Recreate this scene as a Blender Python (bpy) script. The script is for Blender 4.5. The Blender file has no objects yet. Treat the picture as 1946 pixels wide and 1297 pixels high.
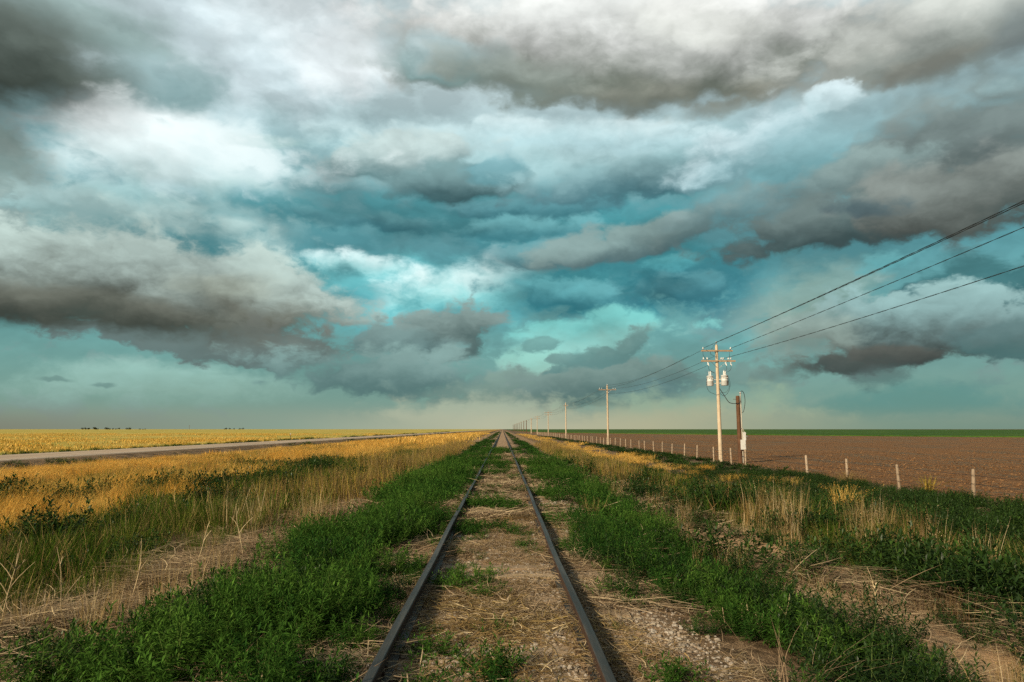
import bpy, bmesh, math, random
import numpy as np
from mathutils import Vector, Matrix

scene = bpy.context.scene
R = math.radians
COL = scene.collection

def lin(r, g, b):
    f = lambda c: (c / 255.0) / 12.92 if c <= 10.3 else (((c / 255.0) + 0.055) / 1.055) ** 2.4
    return (f(r), f(g), f(b), 1.0)

# ------------------------------------------------------------------ camera
FOCAL = 1297.0            # focal length in photograph pixels (24 mm on a 36 mm sensor)
PITCH, YAW = R(7.36), R(0.80)
CAM_Z = 1.54
cam_data = bpy.data.cameras.new('camera')
cam = bpy.data.objects.new('camera', cam_data)
COL.objects.link(cam)
cam_data.sensor_width = 36.0
cam_data.lens = 36.0 * FOCAL / 1946.0
cam_data.clip_start = 0.05
cam_data.clip_end = 60000.0
cam.location = (0.085, 0.0, CAM_Z)
cam.rotation_euler = (R(90) + PITCH, 0.0, -YAW)
scene.camera = cam

# ------------------------------------------------------------------ render look
scene.render.engine = 'CYCLES'
scene.cycles.max_bounces = 4
scene.cycles.diffuse_bounces = 2
scene.cycles.glossy_bounces = 2
scene.cycles.transmission_bounces = 2
scene.cycles.transparent_max_bounces = 4
scene.cycles.use_denoising = False
scene.cycles.use_adaptive_sampling = True
scene.cycles.adaptive_threshold = 0.02
scene.cycles.caustics_reflective = False
scene.cycles.caustics_refractive = False
scene.view_settings.view_transform = 'Standard'
scene.view_settings.look = 'None'
EXPOSURE = 0.5
scene.view_settings.exposure = EXPOSURE
scene.view_settings.gamma = 1.0
scene.view_settings.use_curve_mapping = False

# ------------------------------------------------------------------ node helper
class NT:
    def __init__(self, tree):
        self.t = tree
    def n(self, typ, **kw):
        nd = self.t.nodes.new(typ)
        ins = kw.pop('ins', None)
        for k, v in kw.items():
            setattr(nd, k, v)
        if ins:
            for k, v in ins.items():
                self.put(nd.inputs[k], v)
        return nd
    def put(self, sock, v):
        if isinstance(v, bpy.types.NodeSocket):
            self.t.links.new(v, sock)
        else:
            sock.default_value = v
    def m(self, op, a, b=None, c=None, clamp=False):
        nd = self.t.nodes.new('ShaderNodeMath'); nd.operation = op; nd.use_clamp = clamp
        for i, v in enumerate((a, b, c)):
            if v is not None:
                self.put(nd.inputs[i], v)
        return nd.outputs[0]
    def v(self, op, a, b=None, c=None):
        nd = self.t.nodes.new('ShaderNodeVectorMath'); nd.operation = op
        for i, x in enumerate((a, b, c)):
            if x is not None:
                if op == 'SCALE' and i == 1:
                    self.put(nd.inputs['Scale'], x)
                else:
                    self.put(nd.inputs[i], x)
        return nd.outputs['Value'] if op in ('LENGTH', 'DOT_PRODUCT', 'DISTANCE') else nd.outputs[0]
    def mix(self, f, a, b, typ='RGBA', blend='MIX', clamp=True):
        nd = self.t.nodes.new('ShaderNodeMix'); nd.data_type = typ; nd.clamp_factor = clamp
        if typ == 'RGBA':
            nd.blend_type = blend
        i = {'FLOAT': (0, 2, 3, 0), 'RGBA': (0, 6, 7, 2), 'VECTOR': (0, 4, 5, 1)}[typ]
        self.put(nd.inputs[i[0]], f); self.put(nd.inputs[i[1]], a); self.put(nd.inputs[i[2]], b)
        return nd.outputs[i[3]]
    def smooth(self, x, lo, hi, a=0.0, b=1.0):
        nd = self.t.nodes.new('ShaderNodeMapRange'); nd.interpolation_type = 'SMOOTHSTEP'
        for i, v in enumerate((x, lo, hi, a, b)):
            self.put(nd.inputs[i], v)
        return nd.outputs[0]
    def lerp(self, x, lo, hi, a=0.0, b=1.0):
        nd = self.t.nodes.new('ShaderNodeMapRange')
        for i, v in enumerate((x, lo, hi, a, b)):
            self.put(nd.inputs[i], v)
        return nd.outputs[0]
    def noise(self, vec, scale, detail=4.0, rough=0.5, dist=0.0, col=False, lac=2.0):
        nd = self.n('ShaderNodeTexNoise', ins={'Scale': scale, 'Detail': detail, 'Roughness': rough, 'Distortion': dist, 'Lacunarity': lac})
        if vec is not None:
            self.put(nd.inputs['Vector'], vec)
        return nd.outputs['Color' if col else 'Fac']
    def ramp(self, f, stops, interp='LINEAR'):
        nd = self.t.nodes.new('ShaderNodeValToRGB'); cr = nd.color_ramp; cr.interpolation = interp
        self.put(nd.inputs[0], f)
        while len(cr.elements) > 1:
            cr.elements.remove(cr.elements[-1])
        cr.elements[0].position, cr.elements[0].color = stops[0]
        for p, c in stops[1:]:
            e = cr.elements.new(p); e.color = c
        return nd.outputs[0]
# ------------------------------------------------------------------ sky and sun
SUN_EL, SUN_AZ = R(25.0), R(222.0)      # azimuth clockwise from the track's direction (+y): behind and to the left
world = bpy.data.worlds.new('World')
scene.world = world
world.use_nodes = True
world.cycles.sampling_method = 'MANUAL'
world.cycles.sample_map_resolution = 512
wt = world.node_tree
wt.nodes.clear()
W = NT(wt)

def cloud_layer(G, P, N, bg, c):       # one bank of cloud laid over what is behind it
    (a0, e0, ax, ay, tilt, soft, amt, top, base, op, fl) = c
    ca, sa = math.cos(tilt), math.sin(tilt)
    x = G.m('ADD', G.v('DOT_PRODUCT', P, (ca / ax, sa / ax, 0)), -(a0 * ca + e0 * sa) / ax)
    y = G.m('ADD', G.v('DOT_PRODUCT', P, (-sa / ay, ca / ay, 0)), -(-a0 * sa + e0 * ca) / ay)
    yy = G.m('MAXIMUM', y, G.m('MULTIPLY', y, -fl))
    d = G.m('SQRT', G.m('MULTIPLY_ADD', x, x, G.m('MULTIPLY', yy, yy)))
    mask = G.smooth(G.m('MULTIPLY_ADD', N, -amt, d), 1.0, 1.0 - soft, 0.0, op)
    sh = G.smooth(G.m('MULTIPLY_ADD', N, SHADE, y), -.6, .75)
    return G.mix(mask, bg, G.mix(sh, lin(*base), lin(*top)))

def cloud_cell(banks):                 # a cell of the sky: its banks, from the farthest to the nearest
    g = bpy.data.node_groups.new('sky_cell', 'ShaderNodeTree')
    for nm, st in (('Clear', 'NodeSocketColor'), ('P', 'NodeSocketVector'), ('N', 'NodeSocketFloat')):
        g.interface.new_socket(nm, in_out='INPUT', socket_type=st)
    g.interface.new_socket('Out', in_out='OUTPUT', socket_type='NodeSocketColor')
    G = NT(g)
    i = g.nodes.new('NodeGroupInput').outputs
    o = g.nodes.new('NodeGroupOutput')
    c = i['Clear']
    p = i['P']
    for k, L in enumerate(banks):
        if k and k % 4 == 0:           # worked out a few at a time: keeps the shader small in memory
            p = G.v('MULTIPLY_ADD', c, (1e-6, 1e-6, 0.0), i['P'])
        c = cloud_layer(G, p, i['N'], c, L)
    G.put(o.inputs[0], c)
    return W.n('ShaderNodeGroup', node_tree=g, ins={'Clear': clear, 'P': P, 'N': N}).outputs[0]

_fw = Vector((math.sin(YAW) * math.cos(PITCH), math.cos(YAW) * math.cos(PITCH), math.sin(PITCH)))
_rt = Vector((math.cos(YAW), -math.sin(YAW), 0.0))
_up = _rt.cross(_fw)

def azel(px, py):                      # bearing and height, in degrees, of a point in the sky
    d = _fw + _rt * ((px - 973.0) / FOCAL) + _up * ((648.5 - py) / FOCAL)
    return math.degrees(math.atan2(d.x, d.y)), math.degrees(math.atan2(d.z, math.hypot(d.x, d.y)))

# cx, cy, rx, ry, tilt, softness, raggedness, top colour, base colour, opacity, flatness of the base
CLOUDS = [
 # --- broad air masses
 (400, 100, 420, 190, 0, .8, .4, (218,236,241), (214,233,238), 1, 1),
 (300, 285, 390, 120, 3, .8, .7, (236,246,246), (208,230,231), 1, 1),
 (640, 120, 170, 90, 0, .9, .5, (245,250,252), (236,246,248), .95, 1),
 (100, 395, 330, 80, 5, .8, .8, (182,212,211), (146,186,186), .95, 1),
 (420, 385, 330, 80, -6, .8, .8, (184,212,211), (140,184,186), .95, 1),
 (900, 290, 560, 80, 0, .7, 1.0, (205,230,232), (165,202,205), .9, 1),
 (1130, 262, 360, 48, -3, .7, .9, (212,233,235), (180,215,220), .85, 1),
 # --- teal heart of the storm
 (900, 420, 560, 75, 0, .7, .9, (82,152,160), (72,134,142), .95, 1),
 (1200, 520, 420, 120, 0, .8, .9, (72,148,156), (58,126,138), .95, 1),
 (770, 560, 340, 115, 0, .8, .6, (112,194,199), (102,182,188), .95, 1),
 (650, 462, 170, 40, -4, .8, 1.1, (82,140,148), (70,126,134), .85, 1),
 (1000, 470, 230, 40, -6, .8, 1.1, (92,160,168), (74,138,148), .7, 1),
 (700, 512, 185, 44, -6, .8, .8, (230,251,250), (150,216,218), 1, 1.4),
 (850, 550, 230, 66, 10, 1.0, .7, (230,252,250), (150,220,220), 1, 1),
 (640, 565, 100, 34, 0, .8, .9, (82,160,168), (76,150,158), .8, 1),
 (1120, 575, 200, 70, -8, .8, 1.0, (74,150,158), (56,130,142), .9, 1.2),
 (1330, 540, 170, 80, 0, .8, 1.0, (66,130,140), (58,120,132), .8, 1),
 (620, 345, 130, 32, 4, .6, 1.1, (168,202,204), (104,150,156), .9, 1.3),
 (1020, 395, 180, 30, 2, .6, 1.1, (112,170,178), (62,116,126), .9, 1.3),
 (740, 425, 200, 36, -3, .6, 1.1, (104,160,166), (60,112,122), .9, 1.3),
 (950, 442, 160, 28, 4, .6, 1.1, (116,180,186), (62,122,132), .9, 1.3),
 (1130, 482, 180, 36, 5, .6, 1.1, (106,160,166), (56,106,117), .9, 1.3),
 (1280, 560, 140, 42, 0, .6, 1.1, (92,152,160), (48,104,116), .85, 1.3),
 (1080, 565, 120, 40, -6, .6, 1.1, (112,186,192), (56,124,136), .85, 1.3),
 # --- right-hand teal and veils
 (1870, 555, 220, 95, -4, .6, .9, (68,118,122), (52,98,104), .95, 1),
 (1560, 560, 190, 130, 0, 1.0, .8, (140,180,176), (138,160,148), .8, 1),
 (1500, 473, 80, 26, 10, .7, 1.2, (122,192,196), (104,178,184), .8, 1),
 (1690, 490, 90, 36, 0, .7, 1.2, (122,190,194), (104,176,182), .85, 1),
 (1270, 502, 70, 22, 5, .8, 1.0, (104,186,192), (90,172,180), .7, 1),
 (1720, 560, 55, 26, 0, .5, 1.2, (74,118,122), (64,106,112), .9, 1),
 # --- low clear strips
 (350, 730, 460, 56, 2, .9, .5, (154,196,186), (138,172,160), .85, 1),
 (1110, 645, 220, 56, 6, .6, .9, (128,206,201), (146,202,194), .9, 1),
 (1010, 690, 90, 34, 0, .6, .8, (150,208,196), (156,204,190), .8, 1),
 (1420, 690, 120, 60, 0, .8, 1.0, (110,178,178), (128,170,160), .7, 1),
 (1730, 765, 330, 55, 0, .9, .5, (98,146,140), (98,142,134), .9, 1),
 # --- big pale cloud across the top
 (1210, 105, 620, 150, -3, .4, .5, (243,245,242), (112,119,109), .98, 1.1),
 (1740, 85, 400, 130, 6, .6, .6, (212,217,210), (124,129,120), .9, 1.2),
 (850, 130, 160, 70, -8, .8, .9, (172,194,196), (126,160,160), .85, 1.3),
 (1000, 175, 190, 70, -12, .7, .7, (150,160,152), (112,125,117), .85, 1.5),
 (1220, 198, 280, 56, -2, .9, .7, (150,153,141), (96,103,94), .75, 1.4),
 (1370, 205, 150, 42, 6, .8, .8, (146,146,132), (122,128,118), .7, 1.5),
 (1740, 140, 230, 40, 5, .9, .7, (142,144,134), (128,132,124), .75, 1.3),
 (1935, 60, 90, 90, 0, 1.0, .6, (126,138,138), (118,130,130), .8, 1),
 (1090, 8, 360, 85, 0, .9, .4, (244,246,243), (236,240,236), .9, 1),
 (1330, 45, 240, 70, -8, 1, .4, (236,238,232), (222,226,218), .75, 1),
 # --- grey lumps under it
 (735, 300, 210, 62, 5, .5, 1.0, (196,216,214), (98,132,135), .97, 1.3),
 (520, 272, 110, 24, 3, .7, 1.0, (178,206,206), (156,192,192), .9, 1.5),
 (660, 215, 110, 26, 10, .9, 1.0, (192,218,222), (182,210,214), .7, 1),
 (870, 350, 150, 48, 4, .6, 1.0, (124,158,160), (66,100,105), .97, 1.3),
 (945, 325, 70, 32, 0, .8, 1.1, (128,176,184), (94,146,154), .8, 1.3),
 (1230, 338, 290, 54, 4, .7, 1.1, (144,182,186), (66,108,117), .95, 1.2),
 # --- right-hand cloud mass
 (1830, 270, 330, 170, 0, .6, .6, (138,155,153), (96,110,109), 1, 1.0),
 (1480, 255, 230, 85, 14, .85, 1.0, (212,233,237), (138,178,184), .95, 1.1),
 (1590, 190, 100, 50, -20, .5, 1.1, (218,238,242), (184,212,216), .9, 1.1),
 (1905, 168, 90, 34, 0, .7, 1.4, (172,202,204), (150,180,182), .7, 1),
 (1660, 330, 250, 70, 4, .6, .9, (146,170,168), (104,124,124), .9, 1.2),
 (1890, 300, 110, 70, 0, .8, 1.2, (112,124,124), (94,106,106), .7, 1),
 (1620, 430, 400, 82, 4, .45, .8, (114,132,130), (68,86,87), .96, 1.4),
 (1850, 375, 330, 125, 3, .5, .7, (142,152,147), (74,80,76), .96, 1.4),
 (1640, 395, 110, 30, -8, .8, 1.2, (84,104,108), (70,90,96), .85, 1.2),
 (1230, 460, 230, 46, 12, .6, .9, (140,164,161), (92,118,121), .9, 1.3),
 (1400, 395, 150, 40, 8, .8, 1.0, (132,156,156), (100,132,136), .7, 1),
 # --- dark cloud in the upper left
 (190, 50, 330, 110, -4, .9, .6, (162,184,182), (128,152,150), .97, 1),
 (340, 175, 190, 85, 4, .8, .9, (158,184,186), (118,150,152), .95, 1.3),
 (10, 110, 350, 190, -8, .8, .3, (98,109,103), (62,71,65), 1, 1.1),
 (380, 290, 360, 80, 4, 1, 1.2, (240,248,248), (218,236,237), .6, 1),
 (560, 60, 260, 110, 0, 1, .4, (240,248,250), (226,240,243), .7, 1),
 (-10, 280, 170, 100, 0, .9, .7, (100,116,110), (120,140,136), .9, 1),
 (20, 440, 80, 60, 0, .7, 1.3, (96,124,126), (78,104,106), .9, 1.2),
 (380, 440, 260, 55, -4, .9, 1.0, (182,210,207), (142,182,183), .85, 1.1),
 # --- left-hand cumulus
 (300, 552, 480, 135, -3, .35, .5, (194,215,208), (84,88,80), .99, 1.25),
 (490, 568, 165, 85, -14, .6, .5, (184,204,197), (112,115,104), .85, 1.2),
 (340, 650, 380, 52, -5, .4, 1.0, (104,118,114), (98,116,114), .97, 1.3),
 (560, 660, 180, 60, -4, .5, 1.0, (112,118,111), (100,118,116), .95, 1.3),
 (180, 600, 440, 62, -3, .7, .35, (108,112,102), (64,70,63), .97, 1.2),
 (420, 545, 150, 40, 0, 1, .6, (176,186,172), (150,158,144), .6, 1),
 (100, 727, 46, 7, -3, .9, .9, (112,146,140), (106,140,134), .8, 1),
 (200, 735, 26, 6, 0, .9, .9, (112,146,140), (106,140,134), .8, 1),
 (505, 722, 34, 9, 0, .9, .9, (122,156,152), (112,146,142), .8, 1),
 # --- middle clouds
 (825, 638, 130, 66, 6, .4, .9, (138,160,156), (78,102,101), .98, 1.2),
 (740, 650, 120, 36, 0, .6, 1.1, (118,146,144), (102,132,132), .85, 1.2),
 (740, 715, 300, 66, -4, .6, .9, (134,166,162), (84,116,115), .95, 1.3),
 (980, 745, 280, 52, 2, .8, .9, (130,158,148), (112,136,127), .92, 1.2),
 (1160, 728, 220, 66, 8, .5, .9, (126,152,146), (80,110,108), .96, 1.2),
 (1230, 745, 120, 36, 8, .7, 1.0, (102,136,136), (96,128,126), .8, 1.2),
 (1200, 655, 85, 24, 22, .5, 1.2, (118,154,150), (98,136,134), .95, 1.2),
 (1130, 682, 100, 24, 10, .5, 1.3, (112,150,146), (96,136,134), .9, 1.2),
 (1025, 662, 55, 15, 8, .6, 1.3, (114,160,156), (102,146,144), .85, 1.2),
 (950, 655, 60, 12, -4, .7, 1.2, (110,164,162), (102,150,150), .6, 1),
 # --- right-hand low cloud
 (1720, 630, 230, 100, -2, .35, .8, (150,186,185), (70,79,77), .97, 1.3),
 (1560, 650, 130, 80, 0, .9, .8, (150,168,158), (126,140,132), .7, 1.2),
 (1660, 690, 250, 34, 3, .6, .8, (94,98,92), (64,73,71), .95, 1.3),
 (1690, 718, 80, 30, 0, .8, .8, (84,100,98), (84,112,110), .7, 1),
 (1430, 715, 150, 36, 0, .8, 1.1, (118,144,138), (108,138,132), .7, 1.2),
 (1900, 650, 130, 46, 6, .7, 1.0, (98,128,128), (76,116,116), .8, 1.2),
 # --- dust along the horizon
 (880, 788, 340, 50, 0, 1.0, .9, (170,182,160), (184,186,160), .9, 1),
 (1330, 780, 320, 60, 0, 1.0, .9, (146,172,150), (176,176,146), .95, 1),
]

geo = W.n('ShaderNodeTexCoord').outputs['Generated']
nrm = W.v('NORMALIZE', geo)
sp = W.n('ShaderNodeSeparateXYZ'); W.put(sp.inputs[0], nrm)
dx, dy, dz = sp.outputs
az = W.m('MULTIPLY', W.m('ARCTAN2', dx, dy), 57.29578)
el = W.m('MULTIPLY', W.m('ARCSINE', dz), 57.29578)
flat = W.v('MULTIPLY', nrm, (1.0, 1.0, 1.7))
SHADE, AMT, RELIEF, PUFF = 0.9, 1.5, 1.4, .37
warp = W.v('SUBTRACT', W.noise(flat, 3.2, 2.0, .5, col=True), (.5, .5, .5))
wf = W.v('SUBTRACT', W.noise(flat, 15.0, 4.0, .6, col=True), (.5, .5, .5))
cmb = W.n('ShaderNodeCombineXYZ'); W.put(cmb.inputs[0], az); W.put(cmb.inputs[1], el)
P = W.v('MULTIPLY_ADD', warp, (3.4, 1.8, 0.0), cmb.outputs[0])
P = W.v('MULTIPLY_ADD', wf, (2.2, 1.7, 0.0), P)
bumpv = W.v('MULTIPLY_ADD', wf, (.045, .045, .045), flat)
n1 = W.noise(bumpv, 4.6, 5.0, .5)
n1b = W.noise(W.v('ADD', bumpv, (.02, 0, .075)), 4.6, 3.0, .45)
n2 = W.noise(bumpv, 12.0, 6.0, .58)
n2b = W.noise(W.v('ADD', bumpv, (0, 0, .02)), 12.0, 3.0, .5)
N = W.m('MULTIPLY_ADD', W.m('SUBTRACT', n2, .5), .8, W.m('SUBTRACT', n1, .5))
pf = W.n('ShaderNodeTexVoronoi', voronoi_dimensions='2D', feature='SMOOTH_F1', ins={'Vector': W.v('MULTIPLY', P, (.17, .27, 0.0)), 'Scale': 1.0, 'Detail': 2.0, 'Roughness': .55, 'Smoothness': .35})
puff = W.m('SUBTRACT', .74, pf.outputs['Distance'])     # rounded heads
N = W.m('MULTIPLY_ADD', puff, PUFF, N)
n3 = W.noise(bumpv, 30.0, 5.0, .6)      # low banks are far off: finer fragments
N = W.m('MULTIPLY_ADD', W.m('SUBTRACT', n3, .5), W.smooth(el, 24, 5, .28, .85), N)

skyn = W.n('ShaderNodeTexSky', sky_type='NISHITA', sun_disc=False, sun_elevation=SUN_EL, sun_rotation=SUN_AZ)
S = 0.1
stops = [(0, (140,156,140)), (2.5, (112,152,142)), (8, (98,158,156)), (14, (84,150,156)), (20, (120,170,174)),
         (27, (196,218,220)), (36, (205,222,224)), (60, (186,196,196)), (90, (172,180,182))]
grad = W.ramp(W.m('DIVIDE', el, 90.0), [(e / 90.0, lin(*c)) for e, c in stops])
clear = W.mix(.08, grad, W.v('SCALE', skyn.outputs[0], S))
# broken cloud all round the sky
gm = W.smooth(W.m('MULTIPLY_ADD', N, 2.0, W.m('SUBTRACT', W.noise(flat, 2.2, 2.0, .5), .5)), -.05, .35)
clear = W.mix(W.m('MULTIPLY', gm, .4), clear, lin(128, 146, 146))
# sky out of view, behind and overhead, darkened to cut ambient light
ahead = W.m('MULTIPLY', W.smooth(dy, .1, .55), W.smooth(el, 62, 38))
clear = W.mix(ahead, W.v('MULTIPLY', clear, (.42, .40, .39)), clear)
layers = []
for (cx, cy, rx, ry, tilt, soft, amt, top, base, op, fl) in CLOUDS:
    a0, e0 = azel(cx, cy)
    a1, _ = azel(cx + 1, cy); _, e1 = azel(cx, cy - 1)
    layers.append((a0, e0, rx * (a1 - a0), ry * (e1 - e0), R(tilt), soft * .78, amt * AMT, top, base, op, fl))
psep = W.n('ShaderNodeSeparateXYZ'); W.put(psep.inputs[0], P)
pa, pe = psep.outputs[0], psep.outputs[1]
relief = W.m('MULTIPLY', W.m('MULTIPLY_ADD', W.m('SUBTRACT', n2, n2b), .5, W.m('SUBTRACT', n1, n1b)), W.smooth(el, 1.5, 9.0, 0.0, RELIEF))
gain = W.m('MINIMUM', W.m('MAXIMUM', W.m('ADD', 1.0, relief), .76), 1.16)          # billows catch light from above

low = W.ramp(W.m('MULTIPLY_ADD', az, 1 / 120.0, .5), [(0, lin(126,130,114)), (.2, lin(128,132,116)), (.35, lin(138,158,142)), (.49, lin(182,184,158)), (.6, lin(176,176,146)), (.75, lin(124,148,132)), (1, lin(106,132,124))])
lowf = W.smooth(el, 2.0, .0)
underf = W.smooth(el, -.2, -3.0)

def finish(c):
    c = W.mix(lowf, W.v('SCALE', c, gain), low)
    c = W.mix(underf, c, lin(110, 100, 70))
    b = W.n('ShaderNodeBackground', ins={'Color': W.v('SCALE', c, 1.0 / S), 'Strength': S * 2.0 ** -EXPOSURE})
    return b.outputs[0]

def reach(c, lo, hi):                  # does a bank of cloud reach into this cell of the sky?
    (a0, e0, ax, ay, tilt, soft, amt, *_ ) = c
    k = 1.0 + .3 * amt
    ca, sa = abs(math.cos(tilt)), abs(math.sin(tilt))
    wx, wy = k * (ax * ca + ay * sa), k * (ax * sa + ay * ca)
    return a0 + wx > lo[0] and a0 - wx < hi[0] and e0 + wy > lo[1] and e0 - wy < hi[1]

def cells(lo, hi, depth, axis):        # the sky is worked out cell by cell, each with the banks that reach it
    if depth == 0:
        return finish(cloud_cell([L for L in layers if reach(L, lo, hi)]))
    mid = [(lo[0] + hi[0]) / 2, (lo[1] + hi[1]) / 2]
    if not any(reach(L, lo, hi) for L in layers):
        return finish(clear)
    h1, l2 = list(hi), list(lo)
    h1[axis] = mid[axis]; l2[axis] = mid[axis]
    mx = W.n('ShaderNodeMixShader')
    W.put(mx.inputs[0], W.m('GREATER_THAN', (pa, pe)[axis], mid[axis]))
    W.put(mx.inputs[1], cells(lo, h1, depth - 1, 1 - axis))
    W.put(mx.inputs[2], cells(l2, hi, depth - 1, 1 - axis))
    return mx.outputs[0]

front = cells([-60, -6], [60, 50], 5, 0)
inside = W.m('MULTIPLY', W.m('LESS_THAN', W.m('ABSOLUTE', pa), 60.0), W.m('MULTIPLY', W.m('LESS_THAN', pe, 50.0), W.m('GREATER_THAN', pe, -6.0)))
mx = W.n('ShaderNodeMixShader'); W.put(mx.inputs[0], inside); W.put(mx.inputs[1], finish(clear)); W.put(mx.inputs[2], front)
wo = W.n('ShaderNodeOutputWorld'); W.put(wo.inputs[0], mx.outputs[0])

sun_data = bpy.data.lights.new('sun', 'SUN')
sun_data.energy = 4.4
sun_data.angle = R(6.0)
sun_data.color = (1.0, .84, .60)
sun = bpy.data.objects.new('sun', sun_data)
COL.objects.link(sun)
sdir = Vector((math.sin(SUN_AZ) * math.cos(SUN_EL), math.cos(SUN_AZ) * math.cos(SUN_EL), math.sin(SUN_EL)))
sun.rotation_euler = sdir.to_track_quat('Z', 'Y').to_euler()
# ------------------------------------------------------------------ helpers for objects and meshes
def tag(o, label=None, category=None, group=None, kind=None):
    for k, v in (('label', label), ('category', category), ('group', group), ('kind', kind)):
        if v:
            o[k] = v
    return o

def empty(name, loc=(0, 0, 0), rz=0.0):
    o = bpy.data.objects.new(name, None)
    o.empty_display_size = .2
    o.location = loc; o.rotation_euler = (0, 0, rz)
    COL.objects.link(o)
    return o

def mesh_obj(name, verts, faces, mats, parent=None, smooth=False, fmat=None, link=True):
    me = bpy.data.meshes.new(name)
    me.from_pydata([tuple(v) for v in verts], [], [tuple(f) for f in faces])
    for m in (mats if isinstance(mats, (list, tuple)) else [mats]):
        me.materials.append(m)
    if fmat is not None:
        me.polygons.foreach_set('material_index', np.asarray(fmat, np.int32))
    if smooth:
        me.polygons.foreach_set('use_smooth', np.ones(len(me.polygons), bool))
    me.update()
    o = bpy.data.objects.new(name, me)
    if link:
        COL.objects.link(o)
    if parent is not None:
        o.parent = parent
    return o

class MB:
    """collects shapes and links them as one mesh"""
    def __init__(self):
        self.v, self.f, self.s = [], [], []
    def add(self, v, f, smooth=False):
        k = len(self.v)
        self.v += [tuple(p) for p in v]
        self.f += [tuple(i + k for i in q) for q in f]
        self.s += [smooth] * len(f)
    def box(self, c, d, rot=None):
        x, y, z = (t / 2 for t in d)
        pts = [Vector(p) for p in ((-x,-y,-z),(x,-y,-z),(x,y,-z),(-x,y,-z),(-x,-y,z),(x,-y,z),(x,y,z),(-x,y,z))]
        if rot is not None:
            pts = [rot @ p for p in pts]
        self.add([p + Vector(c) for p in pts], [(0,3,2,1),(4,5,6,7),(0,1,5,4),(1,2,6,5),(2,3,7,6),(3,0,4,7)])
    def lathe(self, prof, c=(0, 0, 0), n=16, axis=None, cap=True):
        """prof: (radius, height) pairs; axis: direction of the height"""
        m = Vector(axis).to_track_quat('Z', 'Y').to_matrix() if axis is not None else Matrix.Identity(3)
        v = []
        for r, h in prof:
            for i in range(n):
                a = 2 * math.pi * i / n
                v.append(m @ Vector((r * math.cos(a), r * math.sin(a), h)) + Vector(c))
        f = [(j*n+i, j*n+(i+1) % n, (j+1)*n+(i+1) % n, (j+1)*n+i) for j in range(len(prof)-1) for i in range(n)]
        self.add(v, f, True)
        if cap:
            k = (len(prof) - 1) * n
            self.add(v[:n], [tuple(range(n))[::-1]]); self.add(v[k:], [tuple(range(n))])
    def tube(self, pts, r, n=6, cap=True):
        pts = [Vector(p) for p in pts]
        rr = r if isinstance(r, (list, tuple)) else [r] * len(pts)
        v = []
        up = Vector((0, 0, 1))
        for i, p in enumerate(pts):
            t = (pts[min(i+1, len(pts)-1)] - pts[max(i-1, 0)]).normalized()
            ref = up if abs(t.z) < .95 else Vector((0, 1, 0))
            s = t.cross(ref).normalized(); w = s.cross(t)
            for k in range(n):
                a = 2 * math.pi * k / n
                v.append(p + (s * math.cos(a) + w * math.sin(a)) * rr[i])
        f = [(j*n+i, j*n+(i+1) % n, (j+1)*n+(i+1) % n, (j+1)*n+i) for j in range(len(pts)-1) for i in range(n)]
        self.add(v, f, True)
        if cap:
            self.add(v[:n], [tuple(range(n))[::-1]]); self.add(v[-n:], [tuple(range(n))])
    def build(self, name, mat, parent=None, link=True):
        o = mesh_obj(name, self.v, self.f, mat, parent, link=link)
        o.data.polygons.foreach_set('use_smooth', np.array(self.s, bool))
        return o

def material(name):
    m = bpy.data.materials.new(name); m.use_nodes = True
    m.node_tree.nodes.clear()
    return m, NT(m.node_tree)

def finish_mat(T, shader, bump=None):
    o = T.n('ShaderNodeOutputMaterial'); T.put(o.inputs[0], shader)

def principled(T, color, rough=.8, spec=.2, metal=0.0, normal=None):
    b = T.n('ShaderNodeBsdfPrincipled', ins={'Base Color': color, 'Roughness': rough, 'Specular IOR Level': spec, 'Metallic': metal})
    if normal is not None:
        T.put(b.inputs['Normal'], normal)
    return b.outputs[0]

def bump(T, h, strength=.5, dist=.02):
    return T.n('ShaderNodeBump', ins={'Height': h, 'Strength': strength, 'Distance': dist}).outputs[0]

C4 = lambda r, g, b: (r, g, b, 1.0)

# ------------------------------------------------------------------ shape of the land
def vnoise(x, y, seed=0):
    x = np.asarray(x, float); y = np.asarray(y, float)
    xi, yi = np.floor(x), np.floor(y)
    fx, fy = x - xi, y - yi
    fx = fx * fx * (3 - 2 * fx); fy = fy * fy * (3 - 2 * fy)
    def h(a, b):
        s = np.sin(a * 127.1 + b * 311.7 + seed * 74.7) * 43758.5453
        return s - np.floor(s)
    return (h(xi, yi) * (1-fx) + h(xi+1, yi) * fx) * (1-fy) + (h(xi, yi+1) * (1-fx) + h(xi+1, yi+1) * fx) * fy

def fnoise(x, y, seed=0, octs=3):
    t, a, s = 0.0, 1.0, 0.0
    for o in range(octs):
        t = t + a * vnoise(np.asarray(x) * 2**o, np.asarray(y) * 2**o, seed + o * 13); s += a; a *= .5
    return t / s

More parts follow.
